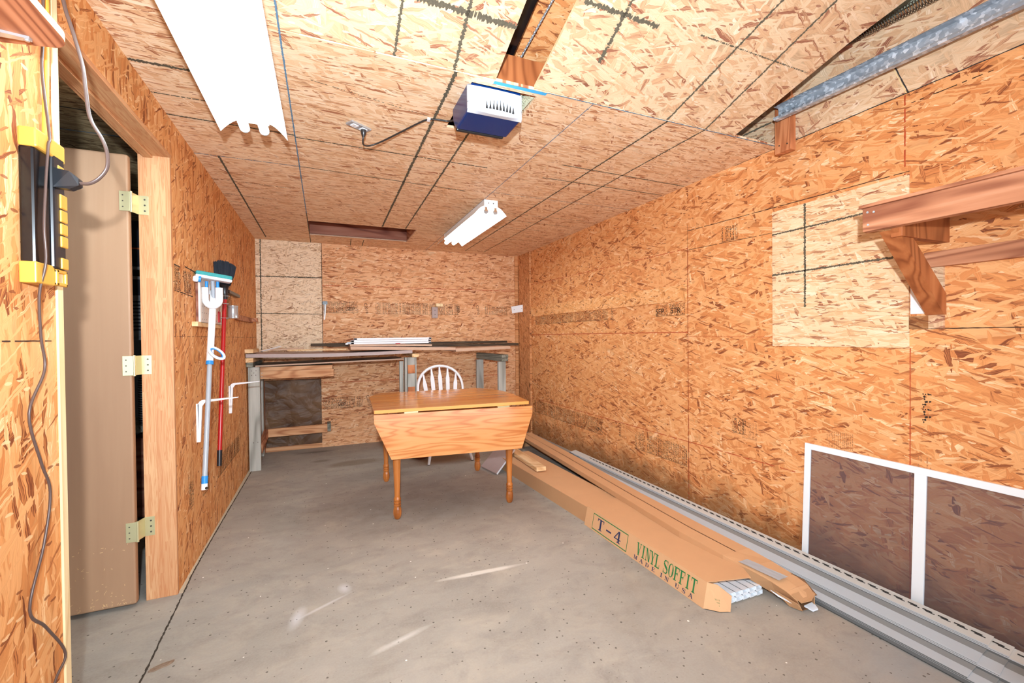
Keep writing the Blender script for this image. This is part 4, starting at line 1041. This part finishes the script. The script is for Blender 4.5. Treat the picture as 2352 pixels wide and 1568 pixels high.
b = MB(); b.prism([(1.850, 1.352, .060), (1.872, 1.262, .045), (1.905, 1.262, .004), (1.888, 1.31, .004)], (.003, 0, 0), 'cardboard_light'); b.build('torn_flap', t)
b = MB()
rr = random.Random(6); n = 8
def tape(u, v):          # u across, v towards the near end
    y = 1.50-.155*v; w0 = 1.800+.055*v; z = .136-(1.571-y)*.165
    return (w0+.062*u+.015*v, y, z+.008+rr.uniform(0, .003))
g = [[tape(i/n, j/n) for i in range(n+1)] for j in range(n+1)]
b.add([p for r_ in g for p in r_], [(j*(n+1)+i, j*(n+1)+i+1, (j+1)*(n+1)+i+1, (j+1)*(n+1)+i) for j in range(n) for i in range(n)], 'duct_tape', True)
b.build('duct_tape', t)
b = MB(); b.prism([(1.935, 1.275, .010), (1.945, 1.243, .004), (1.975, 1.240, .006), (1.995, 1.275, .012)], (0, 0, .006), 'white_vinyl'); b.build('white_end_piece', t)
b = MB(); b.prism([(1.858, 1.375, .050), (1.872, 1.31, .040), (1.880, 1.29, .030), (1.866, 1.34, .036)], (-.008, 0, .002), 'white_vinyl'); b.build('white_end_piece', t)

b = MB(); b.box(-.043, .043, -.36, .36, 0, .034, 'stud_y', Matrix.Translation((1.622, 3.56, .116)) @ Matrix.Rotation(-.03, 4, 'Z'))
o = b.build('timber_offcut', bevel=.003, loc=(1.62, 3.56, .116)); tag(o, 'short pale two-by-four lying on top of the printed carton', 'timber')
t_ = MB()
p = [Vector((1.325, 3.865, .004)), Vector((1.375, 3.60, .004)), Vector((1.60, 3.72, .165)), Vector((1.555, 3.985, .165))]
t_.prism(p, (-.006, 0, .012), 'grey_melamine'); t_.beam(p[1]+Vector((0, -.001, .006)), p[2]+Vector((0, -.001, .006)), .002, .016, 'white_paint')
o = t_.build('shelf_offcut', loc=(1.45, 3.78, 0)); tag(o, 'pale wood-look board leaning on the printed carton behind the table leg', 'board')

# ------------------------------------------------------------------ drop-leaf table
t = thing('drop_leaf_table', 'honey pine drop-leaf table with its front leaf hanging down', 'table', (.85, 3.4, 0))
ZT = .750
TL = Vector((.283, 2.945)); TR = Vector((1.353, 2.878))
BL = Vector((.318, 3.62)); BR = Vector((1.400, 3.56))
b = MB(); b.prism([(TL.x, TL.y, ZT-.022), (TR.x, TR.y, ZT-.022), (1.402, 3.28, ZT-.022), (1.402, 3.34, ZT-.022), (.306, 3.40, ZT-.022)], (0, 0, .022), 'honey_top')
b.build('table_top', t, bevel=.004)
b = MB(); b.prism([(.306, 3.404, ZT-.022), (1.402, 3.344, ZT-.022), (1.405, 3.53, ZT-.022), (1.293, 3.815, ZT-.022), (.425, 3.859, ZT-.022), (.313, 3.641, ZT-.022)], (0, 0, .022), 'honey_top')
b.build('rear_leaf', t, bevel=.004)
b = MB()
pf = [(.280, 2.935, .722), (.281, 2.933, .668), (.385, 2.915, .428), (1.285, 2.858, .418), (1.372, 2.862, .662), (1.374, 2.866, .716)]
b.prism([Vector(q_) for q_ in pf], (.0012, .02, 0), 'honey'); b.build('front_leaf', t, bevel=.003)
for u in (.215, .80):
    b = MB(); c = Vector((.280, 2.933, .7285)).lerp(Vector((1.374, 2.864, .7225)), u); b.box(c.x-.045, c.x+.045, c.y-.001, c.y+.012, c.z-.006, c.z+.004, 'brass'); b.build('leaf_hinge', t)
b = MB(); b.lathe([(.004, 0), (.004, .003)], (1.362, 2.861, .695), 'chrome', 8, axis=(0, -1, 0)); b.build('screw', t); b = MB(); b.lathe([(.005, 0), (.005, .02)], (.375, 2.93, .52), 'chrome', 8, axis=(-1, 0, 0)); b.build('screw', t)
LG = [(.432, 3.015), (1.232, 2.972), (.462, 3.84), (1.262, 3.80)]
b = MB()
cc = sum((Vector(q_) for q_ in LG), Vector((0, 0)))/4
b.prism([Vector((x+(cc.x-x)*.02, y+(cc.y-y)*.02, .62)) for x, y in (LG[0], LG[1], LG[3], LG[2])], (0, 0, .107), 'oak_leg'); b.build('apron', t)
prof = [(.014, 0), (.020, .006), (.026, .025), (.028, .045), (.026, .068), (.021, .084), (.0245, .090), (.0245, .098), (.020, .102), (.0245, .108), (.0245, .116), (.020, .120), (.0250, .127), (.0250, .136), (.019, .150), (.019, .18), (.0215, .26), (.025, .36), (.0275, .44), (.026, .50), (.022, .54), (.022, .60), (.022, .70)]
for x, y in LG:
    b = MB(); b.lathe(prof, (x, y, 0), 'oak_leg', 12, smooth=False); b.build('leg', t)

# ------------------------------------------------------------------ chair
t = thing('dining_chair', 'white arrow-back dining chair pushed in behind the table', 'chair', (1.09, 4.3, 0))
cx = 1.095; yb0 = 4.42; Z0 = .445
def back_pt(x, z): return (x, yb0+(z-Z0)*.22, z)
pts = []
for i in range(33):
    a = PI*i/32; pts.append(back_pt(cx+.236*math.cos(a), .675+.243*math.sin(a)**.85))
pts = [back_pt(cx+.195, Z0)]+[back_pt(cx+.222, .56)]+pts+[back_pt(cx-.222, .56)]+[back_pt(cx-.195, Z0)]
b = MB(); b.tube(pts, .0150, 'white_paint', 12, flat=.85); b.build('back_hoop', t)
for k in range(5):
    u = (k-2)/2; xb = cx+u*.130; xt = cx+u*.172; zt_ = .675+.243*math.sqrt(max(0, 1-(u*.172/.236)**2))**.85-.008
    zw = zt_-.105
    zs_ = [Z0, zw-.16, zw, zw+.035, zt_]; hw = [.010, .019, .020, .012, .0065]
    L_, R2 = [], []
    for z, w in zip(zs_, hw):
        x = xb+(xt-xb)*(z-Z0)/(zt_-Z0); L_.append((x-w, z)); R2.append((x+w, z))
    ring_ = [Vector(back_pt(x, z)) for x, z in L_+R2[::-1]]
    b = MB(); b.prism(ring_, (0, .010, 0), 'white_paint'); b.build('back_slat', t, bevel=.002)
b = MB(); seat = [(cx+.215*math.cos(a), 4.27+.20*math.sin(a), Z0-.02) for a in [2*PI*i/28 for i in range(28)]]
b.prism(seat, (0, 0, .035), 'oak_leg'); b.build('seat', t, bevel=.006)
for (tx, ty, bx, by) in ((-.12, 4.22, -.202, 4.155), (.12, 4.22, .225, 4.133), (-.13, 4.36, -.19, 4.52), (.13, 4.36, .21, 4.50)):
    b = MB(); b.tube([(cx+bx, by, .004), (cx+bx*.9+tx*.1, by*.9+ty*.1, .05), (cx+(bx+tx)/2, (by+ty)/2, .23), (cx+tx, ty, Z0-.02)], [.012, .014, .017, .013], 'white_paint', 12)
    b.tube([(cx+bx, by, 0), (cx+bx, by, .006)], .013, 'black_plastic', 12); b.build('leg', t)
b = MB(); b.lathe([(.055, 0), (.075, .012), (.098, .060), (.100, .066), (.090, .066), (.07, .02)], (.875, 4.44, 0), 'red_brown', 24)
o = b.build('bowl', loc=(.875, 4.44, 0)); tag(o, 'low round reddish-brown bowl on the floor behind the table', 'bowl')

# ------------------------------------------------------------------ workbench at the far wall
t = thing('workbench', 'rough workbench of weathered grey posts along the far wall', 'workbench', (.6, 4.9, 0))
b = MB(); b.box(-.655, -.562, 4.65, 4.69, 0, .958, 'grey_post')
for p in ((-.627, .925), (-.590, .925), (-.608, .905), (-.625, .885), (-.592, .885), (-.62, .262), (-.585, .265)): b.lathe([(.0035, 0), (.0035, .0008)], (p[0], 4.65, p[1]), 'hole', 8, axis=(0, -1, 0))
b.build('post', t, bevel=.002)
b = MB(); b.box(-.655, -.60, 5.20, 5.29, 0, .958, 'grey_post'); b.build('post', t, bevel=.002)
for i, (x0_, x1_, y0_, y1_, z1_) in enumerate(((.718, .757, 4.72, 4.76, .97), (.765, .785, 4.66, 4.74, 1.01), (.79, .868, 4.66, 4.70, 1.01), (.872, .885, 4.66, 4.74, 1.01), (1.735, 1.825, 5.21, 5.25, .935), (1.828, 1.918, 4.70, 4.74, .93))):
    b = MB(); b.box(x0_, x1_, y0_, y1_, 0, z1_, 'grey_post')
    if i == 2:
        for zz in (.93, .70, .47): b.box(x0_+.002, x1_-.002, 4.655, 4.66, zz-.09, zz, 'fir_z')
    b.build('post', t, bevel=.002)
b = MB(); b.box(-.663, -.610, 4.62, 5.30, .962, 1.004, 'grey_rail'); b.box(-.667, -.604, 4.60, 5.30, 1.005, 1.045, 'stud_y'); b.build('end_bearer', t, bevel=.002)
b = MB(); b.beam((1.90, 4.68, .952), (1.80, 5.30, .962), .085, .038, 'grey_rail'); b.beam((1.895, 4.66, .992), (1.80, 5.30, 1.00), .085, .036, 'grey_rail'); b.build('end_bearer', t, bevel=.002)
b = MB(); b.box(.83, .90, 4.60, 5.30, 1.012, 1.050, 'stud_y'); b.build('end_bearer', t, bevel=.002)
b = MB(); b.box(-.575, .04, 4.75, 4.788, .838, .912, 'fir_x')
for p in ((-.555, .895), (-.555, .862)): b.lathe([(.004, 0), (.004, .001)], (p[0], 4.75, p[1]), 'chrome', 8, axis=(0, -1, 0))
b.build('apron_rail', t, bevel=.002)
b = MB(); b.box(.04, .075, 4.75, 5.30, .838, .912, 'fir_x'); b.build('side_rail', t, bevel=.002)
b = MB(); b.box(-.60, .065, 4.745, 5.32, .914, .952, 'fir_x'); b.build('sub_shelf', t, bevel=.001)
b = MB(); b.beam((-.56, 5.19, .238), (.01, 5.19, .243), .038, .086, 'fir_x', (0, 0, 1)); b.build('low_rail', t, bevel=.002)
b = MB(); b.box(.01, .045, 5.205, YB, .20, .285, 'grey_rail'); b.build('low_rail_end', t)
b = MB(); b.beam((-.575, 4.72, .185), (-.575, 5.19, .24), .038, .086, 'fir_y'); b.build('side_rail', t, bevel=.002)

def slab(name, x0, x1, y0, y1, zl, zr, th, key, edge, label, cat='board', group=None, sag=0, nx_=12):
    b = MB()
    for i in range(nx_):
        u0, u1 = i/nx_, (i+1)/nx_
        za = zl+(zr-zl)*u0-sag*math.sin(PI*u0); zb_ = zl+(zr-zl)*u1-sag*math.sin(PI*u1); xa = x0+(x1-x0)*u0; xb = x0+(x1-x0)*u1
        b.add([(xa, y0, za), (xb, y0, zb_), (xb, y0, zb_+th), (xa, y0, za+th)], [(0, 1, 2, 3)], edge)
        b.add([(xa, y0, za+th), (xb, y0, zb_+th), (xb, y1, zb_+th), (xa, y1, za+th)], [(0, 1, 2, 3)], key)
        b.add([(xa, y0, za), (xb, y0, zb_), (xb, y1, zb_), (xa, y1, za)], [(3, 2, 1, 0)], key)
    b.add([(x0, y0, zl), (x0, y1, zl), (x0, y1, zl+th), (x0, y0, zl+th)], [(3, 2, 1, 0)], edge)
    b.add([(x1, y0, zr), (x1, y1, zr), (x1, y1, zr+th), (x1, y0, zr+th)], [(0, 1, 2, 3)], edge)
    o = b.build(name, loc=((x0+x1)/2, (y0+y1)/2, zl)); tag(o, label, cat, group); return o
slab('lower_panel', -.605, .765, 4.72, 5.30, .956, .985, .014, 'dark_laminate', 'tan_edge', 'dark laminate panel on the lower level of the workbench', 'panel')
GP = 'loose shelf panels on the workbench'
slab('loose_board', -.662, .83, 4.59, 5.20, 1.050, 1.055, .032, 'grey_melamine', 'grey_melamine', 'long sagging grey-brown panel at the left of the workbench top', 'panel', GP, .012)
slab('loose_board', -.20, .40, 4.60, 5.18, 1.040, 1.044, .008, 'tan_edge', 'tan_edge', 'thin tan sheet under the sagging left panel of the bench', 'panel', None, .004)
slab('loose_board', .23, 1.295, 4.60, 5.20, 1.104, 1.075, .030, 'grey_melamine', 'tan_edge', 'tan-edged panel lying under the stacked white shutters', 'panel', GP)
slab('loose_board', 1.297, 1.935, 4.60, 5.20, 1.060, 1.078, .032, 'tan_edge', 'tan_edge', 'short tan panel at the right end of the workbench top', 'panel', GP)
slab('loose_board', .23, 1.06, 4.70, 5.10, 1.136, 1.124, .018, 'tan_edge', 'tan_edge', 'thin tan board directly below the white shutters', 'panel', GP)
b = MB(); b.box(-.672, -.60, 4.58, 4.95, 1.090, 1.126, 'stud_y'); o = b.build('timber_block', bevel=.003, loc=(-.64, 4.75, 1.09)); tag(o, 'short timber block on the left end of the bench top', 'timber')
GD = 'dark stained strips at the back of the bench'
for (x0_, x1_, y0_, z0_, th, lab) in ((.84, 2.215, 5.0, 1.105, .030, 'long dark stained strip reaching past the right end of the bench'), (.84, 2.09, 5.06, 1.137, .028, 'dark stained strip lying on top of the right-hand long strip'),
        (.02, .62, 4.98, 1.128, .020, 'lower dark strip left of the white shutters'), (-.14, .75, 5.05, 1.135, .030, 'upper dark strip left of the white shutters')):
    b = MB(); b.box(x0_, x1_, y0_, y0_+.05, z0_, z0_+th, 'dark_stain'); o = b.build('stained_strip', bevel=.002, loc=(x0_, y0_, z0_)); tag(o, lab, 'wood strip', GD)
b = MB(); b.box(-.34, .20, 4.80, 4.84, 1.097, 1.110, 'stud_y'); o = b.build('lath', loc=(-.1, 4.8, 1.097)); tag(o, 'thin pale lath on the left of the bench top', 'wood strip')
b = MB(); b.prism([(-.57, 4.86, 1.102), (-.20, 4.84, 1.115), (-.20, 4.93, 1.115), (-.40, 4.93, 1.112)], (0, 0, .010), 'tan_edge'); b.prism([(-.56, 4.80, 1.100), (-.42, 4.90, 1.140), (-.40, 4.92, 1.140), (-.54, 4.83, 1.100)], (0, 0, .004), 'white_paint')
o = b.build('plastic_scraps', loc=(-.45, 4.85, 1.10)); tag(o, 'thin wood and plastic scraps at the left end of the bench top', 'scrap')
GW = 'white shutters stacked on the workbench'
for k, (x0_, x1_, z0_, lab) in enumerate(((.245, 1.075, 1.153, 'bottom white louvred shutter of the stack on the bench'), (.245, 1.072, 1.175, 'middle white louvred shutter of the stack on the bench'), (.275, 1.078, 1.197, 'topmost white louvred shutter of the stack on the bench'))):
    b = MB(); y0_ = 4.80
    b.box(x0_, x1_, y0_, y0_+.016, z0_, z0_+.020, 'white_paint'); b.box(x0_, x1_, y0_+.22, y0_+.236, z0_, z0_+.020, 'white_paint')
    for q_ in (x0_, x1_-.03): b.box(q_, q_+.03, y0_, y0_+.236, z0_+.001, z0_+.019, 'white_paint')
    o = b.build('shutter', bevel=.002, loc=(x0_, y0_, z0_)); tag(o, lab, 'shutter', GW)
    m_ = MB()
    i = x0_+.05
    while i < x1_-.05: m_.box(i, i+.018, y0_+.016, y0_+.22, z0_+.006, z0_+.013, 'white_paint'); i += .026
    m_.build('louvre', o)
b = MB(); b.box(.205, .245, 4.80, 4.90, 1.155, 1.178, 'siding_light'); b.box(.19, .215, 4.79, 4.83, 1.150, 1.165, 'white_paint'); o = b.build('hinge_bracket', bevel=.002, loc=(.2, 4.8, 1.15)); tag(o, 'small light blue-grey bracket at the left end of the shutters', 'bracket')
b = MB(); b.box(.69, .74, 4.797, 4.80, 1.152, 1.158, 'red_handle'); b.box(.69, .74, 4.78, 4.80, 1.1515, 1.1535, 'red_handle'); o = b.build('red_tag', loc=(.7, 4.8, 1.152)); tag(o, 'small red tag under the front edge of the white shutters', 'tag')

# small things on the back wall
t = thing('wood_bracket', 'small two-piece wooden hook block screwed to the middle of the back wall', 'wood block', (1.25, YB, 1.45))
b = MB(); b.box(1.205, 1.275, YB-.035, YB, 1.452, 1.585, 'grey_melamine')
for z in (1.545, 1.495): b.lathe([(.005, 0), (.005, .001)], (1.24, YB-.035, z), 'hole', 8, axis=(0, -1, 0))
b.build('upright_block', t, bevel=.002)
b = MB(); b.box(1.245, 1.325, YB-.09, YB, 1.590, 1.625, 'pale_edge'); b.build('cap_block', t, bevel=.002)
b = MB(); Mw = Matrix.Translation((2.31, 5.22, 1.572)) @ Matrix.Rotation(-.62, 4, 'Z') @ Matrix.Rotation(.13, 4, 'Y').inverted()
b.box(-.085, .085, -.006, .006, -.045, .045, 'white_paint', Mw)
for s_ in (-.05, .05): b.lathe([(.004, 0), (.004, .001)], Mw @ Vector((s_, -.006, 0)), 'hole', 8, axis=Mw.to_3x3() @ Vector((0, -1, 0)))
o = b.build('white_block', bevel=.002, loc=(2.31, 5.22, 1.57)); tag(o, 'small white painted board screwed across the far right corner', 'board')
b = MB(); b.tube([(-.005, YB-.014, 1.60), (-.008, YB-.014, 1.42)], [.007, .002], 'chrome', 8); b.tube([(.012, YB-.014, 1.60), (.002, YB-.014, 1.43)], [.007, .002], 'chrome', 8); b.box(-.02, .03, YB-.03, YB-.001, 1.595, 1.63, 'black_plastic')
o = b.build('pliers', loc=(0, YB, 1.5)); tag(o, 'thin metal tool with black grip hanging at the edge of the pale far panel', 'tool')

# ------------------------------------------------------------------ left wall tools
t = thing('sponge_mop', 'sponge mop with white and grey handle hanging head-up on the left wall', 'mop', (-.6, 3.0, .42))
def ml(p, q_, u): return tuple(Vector(p).lerp(Vector(q_), u))
a = (-.592, 3.03, 1.50); c = (-.60, 2.945, 1.09); e = (-.602, 2.80, .49); f_ = (-.602, 2.785, .42)
b = MB(); b.tube([a, c], .0175, 'white_paint', 14); b.tube([ml(a, c, .98), ml(c, e, .02)], .019, 'mop_blue', 14); b.build('upper_handle', t)
b = MB(); b.tube([c, e], .0125, 'mop_grey', 12); b.build('lower_handle', t)
b = MB(); b.tube([e, ml(e, f_, .55)], .0150, 'mop_blue', 12); b.tube([ml(e, f_, .55), f_], .0145, 'white_paint', 12); b.lathe([(.007, 0), (.007, .004)], Vector(f_)+Vector((.012, -.012, .012)), 'hole', 10, axis=(.4, -1, 0)); b.build('end_cap', t)
b = MB()
hp = [(-.640, 2.985, 1.568), (-.505, 3.03, 1.552)]
b.beam((-.663, 2.955, 1.594), (-.500, 3.01, 1.572), .075, .022, 'mop_teal'); b.build('sponge', t, bevel=.006)
b = MB(); b.beam((-.663, 2.945, 1.575), (-.500, 3.0, 1.553), .080, .016, 'white_paint'); b.build('head_plate', t, bevel=.004)
b = MB(); b.lathe([(.012, 0), (.017, .006), (.017, .02), (.01, .028)], (-.665, 2.915, 1.556), 'white_paint', 14, axis=(1, .2, -.1)); b.lathe([(.0175, 0), (.0175, .012)], (-.640, 2.92, 1.555), 'mop_blue', 14, axis=(1, .2, -.1)); b.build('scrub_roller', t)
b = MB()
U2 = []
for i in range(15):
    an = PI*i/14; U2.append((-.590-.034*math.cos(an), 2.985, 1.448-.038*math.sin(an)))
U2 = [(-.624, 2.985, 1.515)]+U2+[(-.556, 2.985, 1.515)]
b.tube(U2, .015, 'white_paint', 10, flat=1.3)
b.tube([(-.59, 3.0, 1.555), (-.59, 3.02, 1.42)], .011, 'mop_grey', 10); b.build('squeeze_yoke', t)
for x_ in (-.617, -.563): b = MB(); b.tube([(x_, 2.985, 1.550), (x_, 2.985, 1.505)], .008, 'mop_blue', 10); b.build('wringer_rod', t)
b = MB(); rg = []
for i in range(25):
    an = 2*PI*i/24; rg.append((-.560+.036*math.cos(an), 2.91+.02*math.sin(an), 1.142-.024*math.cos(an)+.022*math.sin(an)))
b.tube(rg, .0075, 'white_paint', 8, cap=False)
ri = [(-.560+.028*math.cos(an), 2.91+.016*math.sin(an), 1.142-.019*math.cos(an)+.017*math.sin(an)) for an in [2*PI*i/24 for i in range(25)]]
b.tube(ri, .004, 'mop_blue', 8, cap=False); b.build('pull_ring', t)

t = thing('broom', 'red-handled broom hanging bristles-up on the left wall behind the mop', 'broom', (-.62, 3.45, .42))
a = (-.612, 3.45, 1.50); c = (-.622, 3.27, .52); e = (-.622, 3.25, .425)
b = MB(); b.tube([a, c], .0125, 'red_handle', 14); b.build('handle', t)
b = MB(); b.tube([c, e], [.0145, .0135], 'black_plastic', 12); b.build('grip', t)
b = MB(); b.lathe([(.017, 0), (.019, .05), (.022, .075), (.030, .095)], (-.612, 3.45, 1.485), 'black_plastic', 14); b.build('ferrule', t)
b = MB(); rr = random.Random(12)
for k in range(330):
    u = rr.uniform(-1, 1); v = rr.uniform(-1, 1)
    p0 = Vector((-.612+.03*u, 3.45+.012*v, 1.575)); p2 = Vector((-.618+.072*u, 3.45+.025*v, 1.745-.028*u*u-.01*rr.random()-.008*u)); p1 = p0.lerp(p2, .5)+Vector((.006*u, 0, .006))
    b.tube([p0, p1, p2], [.0024, .0022, .0014], 'bristle', 4, smooth=False)
o = b.build('bristles', t); o['kind'] = 'stuff'
for z, w in ((1.505, 'uppermost'), (1.455, 'middle'), (1.36, 'lowest')):
    b = MB(); b.tube([(XL, 3.46, z), (-.60, 3.47, z-.004), (-.585, 3.44, z+.002), (-.60, 3.42, z), (-.63, 3.40, z)], .0022, 'chrome', 6)
    o = b.build('wire_hook', loc=(XL, 3.45, z)); tag(o, w+' bent wire hook holding the broom handle to the left wall', 'hook', 'wire hooks behind the broom')

t = thing('pegboard', 'small perforated pegboard on the left wall behind the mop handle', 'pegboard', (XL, 3.25, 1.3))
b = MB(); b.box(-.650, -.640, 2.95, 3.52, 1.315, 1.585, 'pegboard'); b.build('panel', t)
b = MB()
for i in range(11):
    for j in range(7): b.lathe([(.0032, 0), (.0032, .0006)], (-.640, 2.985+i*.05, 1.335+j*.037), 'hole', 6, axis=(1, 0, 0))
o = b.build('peg_holes', t); o['kind'] = 'stuff'
b = MB(); b.box(XL, -.640, 2.89, 3.50, 1.292, 1.318, 'stud_y'); b.build('batten', t, bevel=.001)
b = MB(); b.box(XL, -.655, 2.98, 3.0, 1.30, 1.58, 'dark_fir'); b.build('spacer', t)
for y_ in (3.02, 3.10):
    b = MB(); b.tube([(-.64, y_, 1.56), (-.615, y_, 1.56), (-.610, y_, 1.53), (-.612, y_, 1.48)], .0022, 'chrome', 6); o = b.build('peg_hook', loc=(-.64, y_, 1.55)); tag(o, 'thin chrome hook on the %s of the pegboard' % ('near edge' if y_ < 3.05 else 'upper middle'), 'hook', 'pegboard hooks')
b = MB(); b.box(-.640, -.632, 3.38, 3.42, 1.33, 1.40, 'red_handle'); o = b.build('red_tool', loc=(-.635, 3.4, 1.33)); tag(o, 'small red-handled tool hanging at the lower right of the pegboard', 'tool')
b = MB(); b.lathe([(.034, 0), (.036, .004), (.034, .008), (.034, .086), (.036, .09), (.0355, .094)], (-.625, 3.80, 1.372), 'chrome', 24); b.lathe([(.030, 0), (.030, .001)], (-.625, 3.80, 1.4665), 'hole', 20)
o = b.build('tin_can', loc=(-.625, 3.8, 1.372)); tag(o, 'shiny tin can fixed to the left wall right of the broom', 'can')
b = MB(); b.box(XL, -.640, 3.78, 4.22, 1.558, 1.582, 'black_plastic'); o = b.build('magnet_bar', bevel=.002, loc=(XL, 4, 1.56)); tag(o, 'short dark tool bar on the left wall above the tin can', 'tool bar')
b = MB(); b.box(XL, -.648, 4.15, 4.95, 1.375, 1.42, 'fir_y'); b.box(-.648, -.60, 4.88, 4.92, 1.385, 1.42, 'fir_y'); o = b.build('peg_rail', bevel=.002, loc=(XL, 4.6, 1.38)); tag(o, 'short wooden rail on the left wall near the far corner', 'rail')

def lbracket(y, zt_, L, Dn, lab):
    b = MB()
    pr = [(-.655, zt_-Dn), (-.650, zt_-Dn), (-.640, zt_-.035), (-.625, zt_-.014), (-.655+L, zt_+.003), (-.655+L, zt_+.007), (-.640, zt_), (-.652, zt_-.008), (-.660, zt_-.025)]
    b.prism([(x, y-.008, z) for x, z in pr], (0, .016, 0), 'white_paint')
    b.box(XL, -.655, y-.008, y+.008, zt_-Dn, zt_-.02, 'white_paint')
    o = b.build('shelf_bracket', bevel=.001, loc=(XL, y, zt_)); tag(o, lab, 'bracket', 'empty shelf brackets on the left wall')
lbracket(2.95, .880, .190, .235, 'near white steel shelf bracket on the left wall, crossing the mop handle')
lbracket(3.85, .890, .190, .225, 'far white steel shelf bracket on the left wall, by the bench post')

# ------------------------------------------------------------------ power strip, cords, small shelf at the near left
t = thing('power_strip', 'black and yellow power strip mounted upright on the near left wall', 'power strip', (XL, 1.5, 1.4))
b = MB(); b.box(XL, -.638, 1.425, 1.495, 1.405, 1.690, 'black_gloss'); b.box(-.648, -.632, 1.490, 1.548, 1.405, 1.700, 'black_plastic'); b.build('body', t, bevel=.006)
for i, (z0_, z1_) in enumerate(((1.565, 1.603), (1.530, 1.562), (1.497, 1.527), (1.464, 1.494), (1.431, 1.461))):
    z0_ -= .0; b = MB()
    if i == 4: z0_, z1_ = 1.407, 1.437
    b.box(-.634, -.628, 1.517, 1.549, z0_, z1_, 'yellow_plastic'); b.build('outlet', t, bevel=.004)
b = MB(); b.box(-.634, -.630, 1.512, 1.540, 1.660, 1.676, 'yellow_plastic'); b.build('rocker_switch', t, bevel=.002)
b = MB(); b.box(XL, -.632, 1.424, 1.552, 1.688, 1.735, 'yellow_plastic'); b.build('end_cap', t, bevel=.005)
b = MB(); b.box(XL, -.636, 1.420, 1.500, 1.360, 1.412, 'yellow_plastic'); b.box(-.640, -.632, 1.500, 1.552, 1.395, 1.405, 'yellow_plastic'); b.box(-.640, -.632, 1.500, 1.552, 1.362, 1.372, 'yellow_plastic'); b.box(-.640, -.632, 1.542, 1.552, 1.362, 1.405, 'yellow_plastic'); b.box(-.640, -.632, 1.500, 1.512, 1.362, 1.405, 'yellow_plastic')
b.build('end_cap', t, bevel=.003)
b = MB(); b.tube([(-.655, 1.512, 1.735), (-.656, 1.518, 1.80), (-.657, 1.530, 1.95), (-.657, 1.535, 2.10), (-.657, 1.536, 2.27)], .0065, 'yellow_plastic', 10); b.build('lead', t)
t = thing('cord', 'brown cord curving down from above to a black plug in the power strip', 'cord', (-.58, 1.5, 1.7))
b = MB(); b.prism([(-.632, 1.488, 1.612), (-.60, 1.488, 1.610), (-.583, 1.492, 1.622), (-.583, 1.492, 1.640), (-.60, 1.488, 1.656), (-.632, 1.488, 1.662)], (0, .022, 0), 'black_plastic'); b.build('plug', t, bevel=.003)
b = MB(); pth = [(-.590, 1.50, 1.630), (-.565, 1.50, 1.632), (-.543, 1.50, 1.650), (-.527, 1.50, 1.680), (-.527, 1.50, 1.72), (-.537, 1.50, 1.755), (-.560, 1.50, 1.805), (-.568, 1.50, 1.88), (-.573, 1.50, 1.938), (-.589, 1.50, 2.013), (-.609, 1.50, 2.10), (-.625, 1.50, 2.265)]
b.tube(smooth_path(pth), .0027, 'brown_cord', 10, flat=1.7); b.build('cable', t)
b = MB(); pth = [(-.650, 1.512, 2.27), (-.650, 1.502, 2.0), (-.650, 1.494, 1.90), (-.632, 1.478, 1.74), (-.629, 1.465, 1.706), (-.629, 1.450, 1.60), (-.629, 1.440, 1.50), (-.630, 1.446, 1.414), (-.645, 1.450, 1.335), (-.655, 1.475, 1.23), (-.655, 1.487, 1.146), (-.655, 1.420, 1.046), (-.655, 1.463, .919), (-.655, 1.500, .832), (-.655, 1.468, .711), (-.655, 1.405, .583), (-.655, 1.468, .502), (-.652, 1.546, .383), (-.655, 1.50, .337), (-.655, 1.42, .22), (-.655, 1.40, .06)]
b.tube(smooth_path(pth), .0030, 'brown_cord', 8, flat=1.5)
o = b.build('cord', loc=(XL, 1.47, 1.2)); tag(o, 'long brown cord snaking down the near left wall past the power strip', 'cord')
t = thing('corner_shelf', 'small plywood shelf with rounded corner at the upper left edge', 'shelf', (XL, 1.0, 1.9))
b = MB(); pr = [(XL, .2), (-.535, .2), (-.533, 1.28)]
for i in range(9): an = PI/2*i/8; pr.append((-.578+.045*math.cos(an), 1.305+.055*math.sin(an)))
pr.append((XL, 1.378))
b.prism([(x, y, 1.900) for x, y in pr], (0, 0, .018), 'pale_edge'); b.add([(x, y, 1.8995) for x, y in pr], [tuple(reversed(range(len(pr))))], 'fir_y'); b.build('board', t)
b = MB(); b.prism([(-.665, 1.318, 1.8993), (-.598, 1.328, 1.8993), (-.598, 1.340, 1.8993), (-.665, 1.342, 1.8993)], (0, 0, -.006), 'chrome'); b.lathe([(.005, 0), (.004, -.003)], (-.604, 1.334, 1.8933), 'chrome', 10); b.build('bracket', t)

# bark-like chip on the floor
b = MB(); rr = random.Random(14); n = 12
ringp = []
for i in range(n):
    an = 2*PI*i/n; ringp.append((-.578+.040*math.cos(an)*rr.uniform(.8, 1.1)+.0*math.sin(an), 2.012+.012*math.sin(an)*rr.uniform(.7, 1.2)+.014*math.cos(an), 0.0))
b.prism(ringp, (0, 0, .006), 'bark'); b.prism([(p_[0]*.6-.2312, p_[1]*.5+1.006, .006) for p_ in ringp], (0, 0, .003), 'bark')
o = b.build('wood_chip', bevel=.001, loc=(-.578, 2.012, 0)); tag(o, 'flake of brown bark on the floor by the crack at the lower left', 'wood chip')
